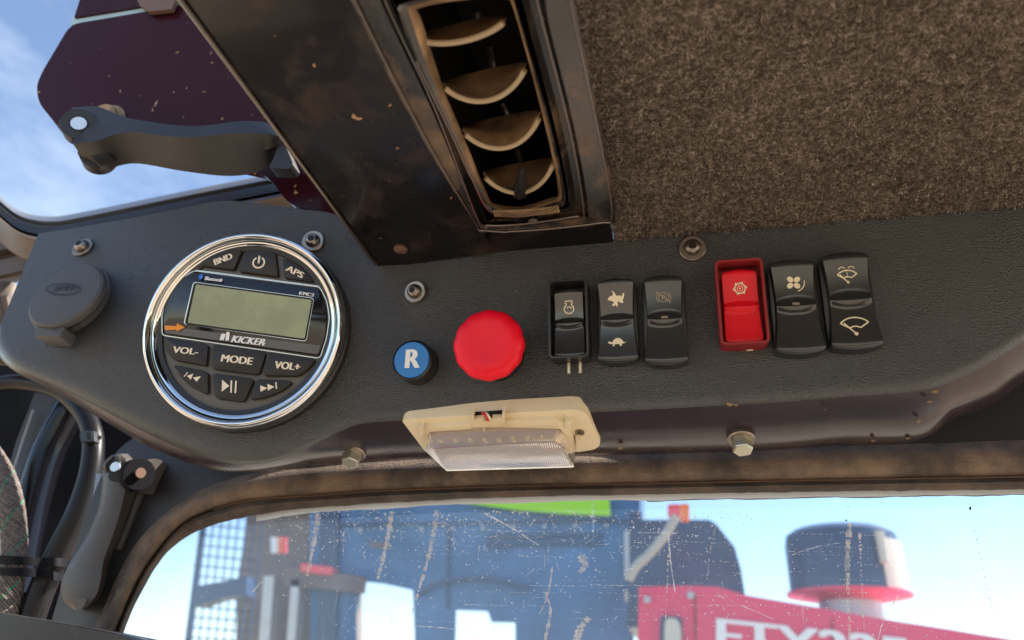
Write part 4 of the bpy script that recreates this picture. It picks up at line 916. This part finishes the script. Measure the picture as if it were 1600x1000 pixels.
# big latch handle
def LH(px, py, y): return atY(px, py, y)
h1 = thing('paddle_latch', 'big matte black paddle latch handle lying sideways on the plum plate', 'latch', Matrix.Translation(Vector(atY(125, 195, .27))))
nS = 60
def curveY(pts, y): return [atY(p[0], p[1], y if not callable(y) else y(p)) for p in resample(cat(pts, 8), nS)]
ya = lambda p: .268
rear = [(112, 168), (150, 166), (180, 177), (215, 187), (300, 197), (380, 189), (425, 194), (441, 210)]
ridge = [(112, 222), (150, 216), (180, 206), (212, 203), (290, 211), (355, 204), (410, 204), (441, 213)]
lower = [(140, 262), (165, 266), (190, 258), (220, 256), (290, 268), (360, 275), (410, 266), (434, 240)]
lowr = [(140, 258), (165, 262), (190, 254), (220, 252), (290, 263), (360, 269), (405, 262), (430, 238)]
rA = curveY(rear, .2665); rB = curveY([(a*.9+c*.1, b*.9+d*.1) for (a, b), (c, d) in zip(rear, ridge)], .2660)
rC = curveY(ridge, .2625); rC2 = curveY([(a*.93+c*.07, b*.93+d*.07) for (a, b), (c, d) in zip(ridge, lower)], .2622)
mid = curveY([(a*.5+c*.5, b*.5+d*.5) for (a, b), (c, d) in zip(ridge, lower)], .2700)
rD = curveY(lower, .2800); rE = curveY(lowr, .288)
part('paddle', loft([rA, rC, rC2, mid, rD, rE], closed_rows=True, cap=True), 'matte', h1, world=True, ang=40)
axd = atY(146, 246, .266)-atY(123, 193, .266); axd /= np.linalg.norm(axd)
def cyl_w(c, ax, r_, l, n=40, prof=None):
    m_ = np.array(frame(c, ax)); g_ = lathe(prof or [(r_*.97, 0), (r_, .0006), (r_, l-.0006), (r_*.97, l)], n)
    return [tuple(m_[:3, :3]@V3(*v)+m_[:3, 3]) for v in g_[0]], g_[1]
_d = ray(123, 193); _d /= np.linalg.norm(_d); _u = MC@V3(-.45, -1, 0); _u -= _d*(_u@_d); _u /= np.linalg.norm(_u); vax = -_d*.83+_u*.56
e0 = atY(123, 193, .2615)
part('eye', cyl_w(e0-vax*.009, vax, .0102, .009), 'matte', h1, world=True)
part('pivot_pin', cyl_w(e0-vax*.002, vax, .0044, .0024), 'bright_pin', h1, world=True)
part('pin_washer', cyl_w(e0-vax*.002, vax, .0053, .0022), 'cavity', h1, world=True)
l0 = atY(152, 241, .276)
part('lower_lug', cyl_w(l0-vax*.008, vax, .0096, .009), 'matte', h1, world=True)
part('lower_pin', cyl_w(atY(134, 239, .2755)-vax*.003, vax, .0042, .0042), 'rust_pin', h1, world=True)
part('notch', slab_world([atY(a, b, .2705) for a, b in [(138, 236), (157, 227), (171, 243), (147, 249)]], (0, 1, 0), .006), 'cavity', h1, world=True, smooth=False)
part('bright_tip', slab_world([atY(a, b, .268) for a, b in roundpoly([(436, 228), (446, 228), (458, 256), (452, 264), (420, 262)], 4, 3)], (0, 1, 0), .008), 'matte', h1, world=True)

# ------------------------------------------------------------------ lower left: void, struts, hoses, second latch
vb = thing('door_pillar', 'dark hollow corner pillar behind the hoses at the lower left', 'pillar', Matrix.Translation(Vector(atY(60, 800, .46))))
part('back_sheet', slab_world([atY(a, b, .50) for a, b in [(-180, 430), (330, 560), (360, 700), (230, 800), (120, 1100), (-200, 1100)]], (0, 1, 0), .004), 'void', vb, world=True, smooth=False)
part('inner_fold', slab_world([atY(a, b, .47) for a, b in [(60, 600), (118, 598), (60, 700), (20, 790), (0, 780), (25, 690)]], (0, 1, 0), .003), 'pillar_trim', vb, world=True, smooth=False)
part('pale_edge', tube([atY(a, b, .465) for a, b in [(52, 640), (35, 690), (18, 745), (8, 780)]], .0009, 6), 'lightpaint', vb, world=True)
part('white_gap', slab_world([atY(a, b, .49) for a, b in [(-10, 830), (12, 825), (-2, 880), (-20, 900)]], (0, 1, 0), .002), 'lightpaint', vb, world=True, smooth=False)
part('grey_foot', slab_world([atY(a, b, .42) for a, b in [(108, 950), (160, 962), (150, 985), (95, 975)]], (0, 1, 0), .004), 'lightpaint', vb, world=True, smooth=False)
o = part('gas_strut', tube(cat([atY(a, b, .445) for a, b in [(135, 590), (110, 640), (78, 700), (58, 760), (40, 830), (20, 930)]], 6), .0115, 24), 'strut'); setlabel(o, 'thick glossy black strut slanting down behind the conduit', 'strut')
cd = thing('split_conduit', 'black split conduit curving from under the console down the pillar', 'conduit', Matrix.Translation(Vector(atY(130, 680, .42))))
cpts = cat([atY(a, b, .415) for a, b in [(-40, 612), (10, 598), (55, 600), (95, 612), (125, 638), (142, 668), (146, 700), (140, 745), (122, 800), (98, 850), (72, 905), (45, 975)]], 8)
part('sleeve', tube(cpts, .0058, 20, rfun=lambda t: .0056+.0026*t), 'conduit', cd, world=True)
for i in (20, 28, 36, 44): part('split_line', tube([cpts[i]+V3(.0, -.0053, .0)+V3(0, 0, .004)-V3(.0015, 0, 0), cpts[i]+V3(0, -.0062, 0), cpts[i]+V3(.0015, -.0048, -.004)], .0004, 6), 'cavity', cd, world=True)
part('hose_band', tube([atY(-40, 560, .43), atY(20, 566, .43), atY(60, 572, .43), atY(110, 600, .44)], .0042, 14), 'strut', cd, world=True)
bk = thing('conduit_clip', 'small square black cable tie buckle on the conduit below the console', 'clip', Matrix.Translation(Vector(atY(136, 681, .404))))
part('clip_block', slab_world([atY(a, b, .404) for a, b in [(125, 673), (146, 673), (147, 689), (126, 690)]], (0, 1, 0), .006), 'black', bk, world=True, smooth=False)
part('clip_slot', slab_world([atY(a, b, .4032) for a, b in [(135, 676), (143, 676), (143, 686), (136, 686)]], (0, 1, 0), .002), 'cavity', bk, world=True, smooth=False)
part('strap_band', tube([atY(128, 681, .409), atY(140, 682, .405), atY(158, 684, .410)], .0015, 8), 'black', bk, world=True)
# braided hose: real braid strands wound round the tube
bh = cat([atY(a, b, .405) for a, b in [(-30, 690), (0, 735), (16, 780), (22, 830), (22, 880), (12, 940), (0, 1010)]], 10)
hz_ = thing('braided_hose', 'grey brown braided hose with green flecks at the left edge', 'hose', Matrix.Translation(Vector(atY(20, 830, .41))))
part('hose_core', tube(bh, .0064, 20), 'void', hz_, world=True)
P = np.array(bh); dl = np.r_[0, np.cumsum(np.linalg.norm(np.diff(P, axis=0), axis=1))]
def frames_along(n):
    s = np.linspace(0, dl[-1], n); Q = np.stack([np.interp(s, dl, P[:, k]) for k in range(3)], 1); T = np.gradient(Q, axis=0); T /= np.linalg.norm(T, axis=1)[:, None]
    A_ = np.cross(T, V3(0, 1, 0)); A_ /= np.linalg.norm(A_, axis=1)[:, None]; B_ = np.cross(T, A_); return s, Q, A_, B_
s_, Q, Aa, Bb = frames_along(150)
br1, br2 = [], []
NB = 20
for sgn in (1, -1):
    for k in range(NB):
        ph = 2*math.pi*k/NB+(.22 if sgn < 0 else 0); a = ph+sgn*s_/.0064*.8
        r_ = .0067+.0003*np.sign(np.sin(a*NB/2+s_*900))
        ctr = Q+Aa*(r_*np.cos(a))[:, None]+Bb*(r_*np.sin(a))[:, None]
        (br2 if (k % 10 == 3 and sgn > 0) else br1).append(tube(ctr, .00055, 4, caps=False))
braidm = mat('braid_yarn', (.17, .14, .125), .8, var=.4, var_scale=300)
braidg = mat('braid_green', (.05, .28, .17), .8, var=.4, var_scale=300)
part('braid', merge(*br1), braidm, hz_, world=True, smooth=False); part('green_tracer', merge(*br2), braidg, hz_, world=True, smooth=False)
def tie(x0, y0, x1, y1, lab):
    t = thing('cable_tie', lab, 'cable tie', Matrix.Translation(Vector(atY(45, y0, .40))), 'cable ties joining the hose and conduit')
    pp = resample(cat([(-12, y0-2, .402), (4, y0-2, .3965), (25, y0-1, .394), (45, y0, .3965), (66, y0+1, .402), (84, y1+1, .403), (x1, y1+2, .408), (x1+8, y1+2, .418)], 6), 40)
    rows = [[atY(x, y+d, yy) for x, y, yy in pp] for d in (0, 13)]
    part('strap_band', slabrows(rows), 'void', t, world=True)
def slabrows(rows, th=.0012):
    a, b = rows; return loft([a, b, [p+V3(0, th, 0) for p in b], [p+V3(0, th, 0) for p in a]], closed_rows=True, cap=True)
tie(2, 870, 96, 870, 'upper of two flat black cable ties around the braided hose')
tie(4, 888, 90, 892, 'lower of two flat black cable ties around the braided hose')
o = part('dash_shelf', slab_world([atY(a, b, .32) for a, b in cat([(-80, 945), (0, 958), (60, 968), (140, 983), (215, 1003), (300, 1060)], 4)+[np.array((300, 1150)), np.array((-80, 1150))]], (0, 1, 0), .03), 'shelf', ang=20); setlabel(o, 'scuffed black ledge crossing the lower left corner', 'ledge')
# second latch
h2 = thing('paddle_latch', 'upright black paddle latch handle beside the windscreen corner below the radio', 'latch', Matrix.Translation(Vector(atY(150, 800, .38))))
yL = .372
left = [(174, 711), (162, 724), (160, 752), (156, 785), (146, 815), (128, 850), (106, 885), (95, 915), (99, 938), (116, 953)]
rite = [(188, 709), (198, 722), (198, 752), (190, 790), (183, 815), (173, 845), (162, 875), (157, 905), (150, 930), (132, 952)]
side_ = [(200, 709), (213, 726), (215, 752), (205, 790), (196, 815), (186, 845), (171, 877), (166, 905), (157, 930), (138, 952)]
LA = curveY(left, yL+.003); LB = curveY([(a*.75+c*.25, b) for (a, b), (c, d) in zip(left, rite)], yL); LC = curveY([(a*.3+c*.7, b) for (a, b), (c, d) in zip(left, rite)], yL-.0005)
LD = curveY(rite, yL+.0012); LE = curveY(side_, yL+.010); LF = curveY([(a+3, b) for a, b in left], yL+.013)
part('paddle', loft([LA, LB, LC, LD, LE, LF], closed_rows=True, cap=True), 'worn', h2, world=True, ang=32)
ax2 = atY(236, 744, .378)-atY(212, 742, .370); ax2 = V3(.88, -.46, -.06); ax2 /= np.linalg.norm(ax2)
part('left_lug', cyl_w(atY(180, 727, .374)-ax2*.004, ax2, .0058, .004), 'matte', h2, world=True)
part('right_lug', cyl_w(atY(218, 741, .370)-ax2*.007, ax2, .0096, .007), 'void', h2, world=True)
part('slot', slab_world([atY(a, b, yL-.0016) for a, b in roundpoly([(169, 722), (187, 718), (186, 752), (170, 751)], 4, 3)], (0, 1, 0), .004), 'cavity', h2, world=True, smooth=False)
part('slot_pin', cyl_w(atY(181, 730, yL-.002)-V3(0, 0, 0), V3(.2, -1, 0), .0030, .0012), 'bright_pin', h2, world=True)
part('lug_pin', cyl_w(atY(219, 739, .369), ax2, .0031, .0010), 'rust_pin', h2, world=True)
part('mount_boss', cyl_w(atY(237, 745, .384)-ax2*.004, ax2, .0108, .006), 'rubber', h2, world=True)
part('rear_rod', tube([atY(222, 765, .386), atY(205, 810, .386), atY(185, 860, .384)], .0035, 12), 'matte', h2, world=True)

# ------------------------------------------------------------------ outside: machines beyond the windscreen
def ext(name, pts, Y, dep, m, parent=None, label=None, cat_=None):
    g_ = slab_world([atY(a, b, Y) for a, b in pts], (0, 1, 0), dep)
    o = part(name, g_, m, parent, world=True, smooth=False)
    if label: setlabel(o, label, cat_)
    return o
YM = 3.6
rm = thing('red_machine', 'bright red machine hood with large white letters behind the windscreen on the right', 'machine', Matrix.Translation(Vector(atY(1200, 1000, YM))))
top = [(998, 917), (1080, 915), (1122, 917), (1166, 930), (1272, 948), (1372, 966), (1470, 981), (1567, 997), (1700, 1020), (1760, 1400), (990, 1400)]
ext('hood', top, YM, 1.2, 'm_red', rm)
ext('louvre_recess', roundpoly([(1032, 962), (1066, 964), (1066, 1060), (1030, 1060)], 8, 3), YM-.015, .02, 'm_navy', rm)
ext('rear_light', roundpoly([(1040, 966), (1058, 966), (1064, 980), (1064, 1050), (1038, 1050), (1038, 980)], 7, 4), YM-.05, .05, 'm_cream', rm)
mf = frame(atY(1122, 1020, YM-.012), V3(0, -1, 0)); Lm = locf(mf, 0)
tg = text_fit('ETX225', Lm(1119, 1016), Lm(1425, 1052), np.linalg.norm(Lm(1119, 1016)-Lm(1124, 966)), 0, bold=.14)
A = np.array(mf); tv = [A[:3, :3]@V3(*v)+A[:3, 3] for v in tg[0]]
part('lettering', (tv, tg[1]), 'white', rm, world=True, smooth=False)
ext('panel_seam', [(1084, 930), (1087, 930), (1090, 1100), (1087, 1100)], YM-.006, .01, 'red_guard', rm); ext('panel_seam', [(1300, 965), (1302, 965), (1300, 1100), (1298, 1100)], YM-.006, .01, 'red_guard', rm)

ext('bolt_head', [(1006, 932), (1016, 932), (1016, 942), (1006, 942)], YM-.02, .02, 'm_light', rm)
ext('bolt_head', [(1074, 925), (1084, 925), (1084, 935), (1074, 935)], YM-.02, .02, 'm_light', rm)
nc = thing('dark_cab', 'dark navy cab block with chamfered corner on top of the red hood', 'cab', Matrix.Translation(Vector(atY(1080, 870, YM+.3))))
ext('cab_body', [(985, 812), (1108, 812), (1120, 820), (1148, 855), (1158, 890), (1166, 940), (1166, 980), (980, 980)], YM+.3, .8, 'm_navy', nc)
ext('cab_window', [(1010, 828), (1098, 826), (1128, 862), (1138, 900), (1012, 905)], YM+.29, .008, 'm_navy', nc)
ac = thing('air_precleaner', 'drum shaped dark air intake bowl with red base ring on a grey stem', 'air intake', Matrix.Translation(Vector(atY(1325, 870, YM+.3))))
YA = YM+.35; cA = atY(1326, 930, YA); rA_ = np.linalg.norm(atY(1230, 920, YA)-atY(1420, 930, YA))/2
hA = (atY(1326, 822, YA)-atY(1326, 925, YA))[2]
def lw(prof, c, n=56): g_ = lathe(prof, n); return [tuple(V3(*v)+c) for v in g_[0]], g_[1]
drum = lw([(rA_*.97, 0), (rA_*.97, hA*.72), (rA_*.93, hA*.88), (rA_*.80, hA*.96), (0, hA)], cA)
part('bowl', drum, 'm_navy', ac, world=True)
pan = [(rA_*.30, 0), (rA_*.97, hA*.72)]
sil = []
for a in np.linspace(-25, 22, 12):
    pass
arcp = [[cA+V3(rA_*.985*math.cos(math.radians(a)), rA_*.985*math.sin(math.radians(a)), z) for a in np.linspace(-62, -8, 14)] for z in (hA*.02, hA*.74)]
part('sunlit_side', loft([arcp[0], arcp[1], [p*1+V3(-.005, .005, 0) for p in arcp[1]]]), 'm_cream', ac, world=True)  # cream skin painted for sunlight on the drum's right side
part('latch_strap', tube([cA+V3(rA_*math.cos(math.radians(-62)), rA_*math.sin(math.radians(-62))-.01, z) for z in (hA*.35, hA*.55, hA*.8)], .02, 8), 'm_cream', ac, world=True)
part('base_ring', lw([(rA_*.55, -.12*rA_), (rA_*1.04, -.03*rA_), (rA_*1.04, .02*rA_), (rA_*.9, .03*rA_)], cA), 'm_red', ac, world=True)
part('stem', lw([(rA_*.52, -hA*.9), (rA_*.52, -.10*rA_)], cA), 'm_light', ac, world=True)
# big dark machine on the left
YB = 5.2
bm = thing('blue_machine', 'large blurred blue grey machine body with sky showing through its openings', 'machine', Matrix.Translation(Vector(atY(700, 900, YB))))
ext('side_panel', [(484, 740), (1000, 740), (1000, 828), (992, 905), (990, 1010), (980, 1200), (805, 1200), (805, 973), (768, 972), (762, 955), (712, 953), (706, 1200), (646, 1200), (648, 1000), (645, 922), (600, 912), (566, 908), (556, 960), (556, 1200), (484, 1200)], YB, .02, 'm_blue', bm)
ext('roof_beam', [(380, 730), (1000, 730), (1000, 800), (380, 800)], YB+.1, .5, 'm_navy', bm)
ext('upright_beam', [(500, 800), (528, 800), (522, 1100), (494, 1100)], YB-.04, .1, 'm_navy', bm)
ext('rear_block', [(395, 760), (545, 770), (545, 1100), (365, 1100), (372, 900)], YB+.15, .25, 'm_brown', bm)
ext('tan_box', [(440, 885), (565, 900), (562, 925), (444, 915)], YB-.1, .1, 'm_brown', bm)
ext('red_box', [(470, 880), (520, 886), (518, 898), (470, 893)], YB-.12, .1, 'm_pink', bm)
for a in ((412, 900, 428, 1010), (455, 905, 468, 1010)):
    ext('pale_tube', [(a[0], a[1]), (a[2], a[1]), (a[2]-8, a[3]), (a[0]-8, a[3])], YB-.1, .1, 'm_light', bm)
ext('side_flange', [(975, 830), (985, 828), (986, 905), (976, 905)], YB-.15, .05, 'm_light', bm)
ext('dark_post', [(982, 800), (1003, 800), (1003, 915), (985, 915)], YB-.16, .08, 'm_navy', bm)
ext('orange_fitting', [(990, 912), (1000, 912), (1002, 960), (988, 990)], YB-.3, .08, 'm_orange', bm)
ext('white_fitting', [(976, 922), (988, 926), (986, 942), (976, 938)], YB-.4, .08, 'm_cream', bm)
for q in range(9): ext('bolt_head', [(560+q*48, 826-q), (565+q*48, 826-q), (565+q*48, 831-q), (560+q*48, 831-q)], YB-.02, .02, 'm_light', bm)
ext('panel_seam', [(700, 818), (703, 818), (700, 950), (697, 950)], YB-.02, .02, 'm_navy', bm)
ext('grille', [(760, 835), (940, 832), (940, 838), (760, 841)], YB-.03, .02, 'm_navy', bm); ext('grille', [(760, 848), (940, 845), (940, 850), (760, 853)], YB-.03, .02, 'm_navy', bm)
ext('rust_patch', roundpoly([(575, 845), (612, 850), (605, 858), (580, 856)], 4, 3), YB-.005, .01, 'm_brown', bm)
ext('hydraulic_hose', cat([(650, 925), (690, 905), (760, 900), (820, 915), (820, 920), (760, 906), (692, 911), (652, 931)], 4), YB-.06, .03, 'm_navy', bm)
ext('panel_seam', [(520, 818), (990, 812), (990, 815), (520, 821)], YB-.02, .02, 'm_navy', bm)
ext('lower_beam', [(646, 1002), (710, 1002), (710, 1100), (646, 1100)], YB+.05, .1, 'm_navy', bm)
ext('hazard_strip', [(722, 770), (952, 778), (954, 806), (880, 803), (800, 796), (728, 786)], YB-.08, .01, 'green', bm)
# mesh guard
mg = thing('mesh_guard', 'tall blurred wire mesh guard panel at the left edge of the windscreen view', 'guard', Matrix.Translation(Vector(atY(340, 900, 4.2))))
YW = 4.2
def bar(a, b, r_, m, parent, nm='wire', Y=YW): part(nm, tube([atY(*a, Y), atY(*b, Y)], r_, 8), m, parent, world=True)
bar((322, 790), (288, 1050), .022, 'm_navy', mg, 'frame_post'); 
wires = []
for k in range(1, 8): wires.append(tube([atY(322+k*13, 800, YW), atY(292+k*13, 1050, YW)], .0045, 6))
for k in range(17): wires.append(tube([atY(322-k*2.1, 806+k*16-2, YW-.01), atY(400, 806+k*16+6, YW-.01)], .0045, 6))
part('wire_mesh', merge(*wires), 'm_navy', mg, world=True)
ext('cross_arm', [(308, 915), (350, 908), (385, 900), (385, 930), (345, 935), (305, 948)], YW-.1, .1, 'm_navy', mg)
# beacon, strap, marker
bc_ = thing('beacon', 'small blurred pink and orange beacon lamp above the dark cab', 'lamp', Matrix.Translation(Vector(atY(1058, 800, YM-.3))))
ext('pink_lens', roundpoly([(1043, 788), (1062, 787), (1062, 806), (1043, 806)], 4, 3), YM-.3, .06, 'm_pink', bc_)
ext('orange_lens', roundpoly([(1062, 787), (1077, 787), (1077, 812), (1062, 810)], 4, 3), YM-.3, .06, 'm_orange', bc_)
o = part('hanging_strap', tube(cat([atY(a, b, YM-.4) for a, b in [(1056, 806), (1042, 832), (1024, 855), (1010, 870), (994, 885), (982, 906)]], 6), .019, 10), 'strap'); setlabel(o, 'grey strap curving down left from the pink beacon', 'strap')
mk = thing('colour_marker', 'tiny blurred white and red marker plate on the blue grey machine', 'marker', Matrix.Translation(Vector(atY(435, 852, 4.6))))
for a, b, m_ in ((423, 434, 'white'), (434, 441, 'm_orange'), (441, 447, 'm_pink')): ext('stripe', [(a, 838), (b, 840), (b, 864), (a, 864)], 4.6, .01, m_, mk)
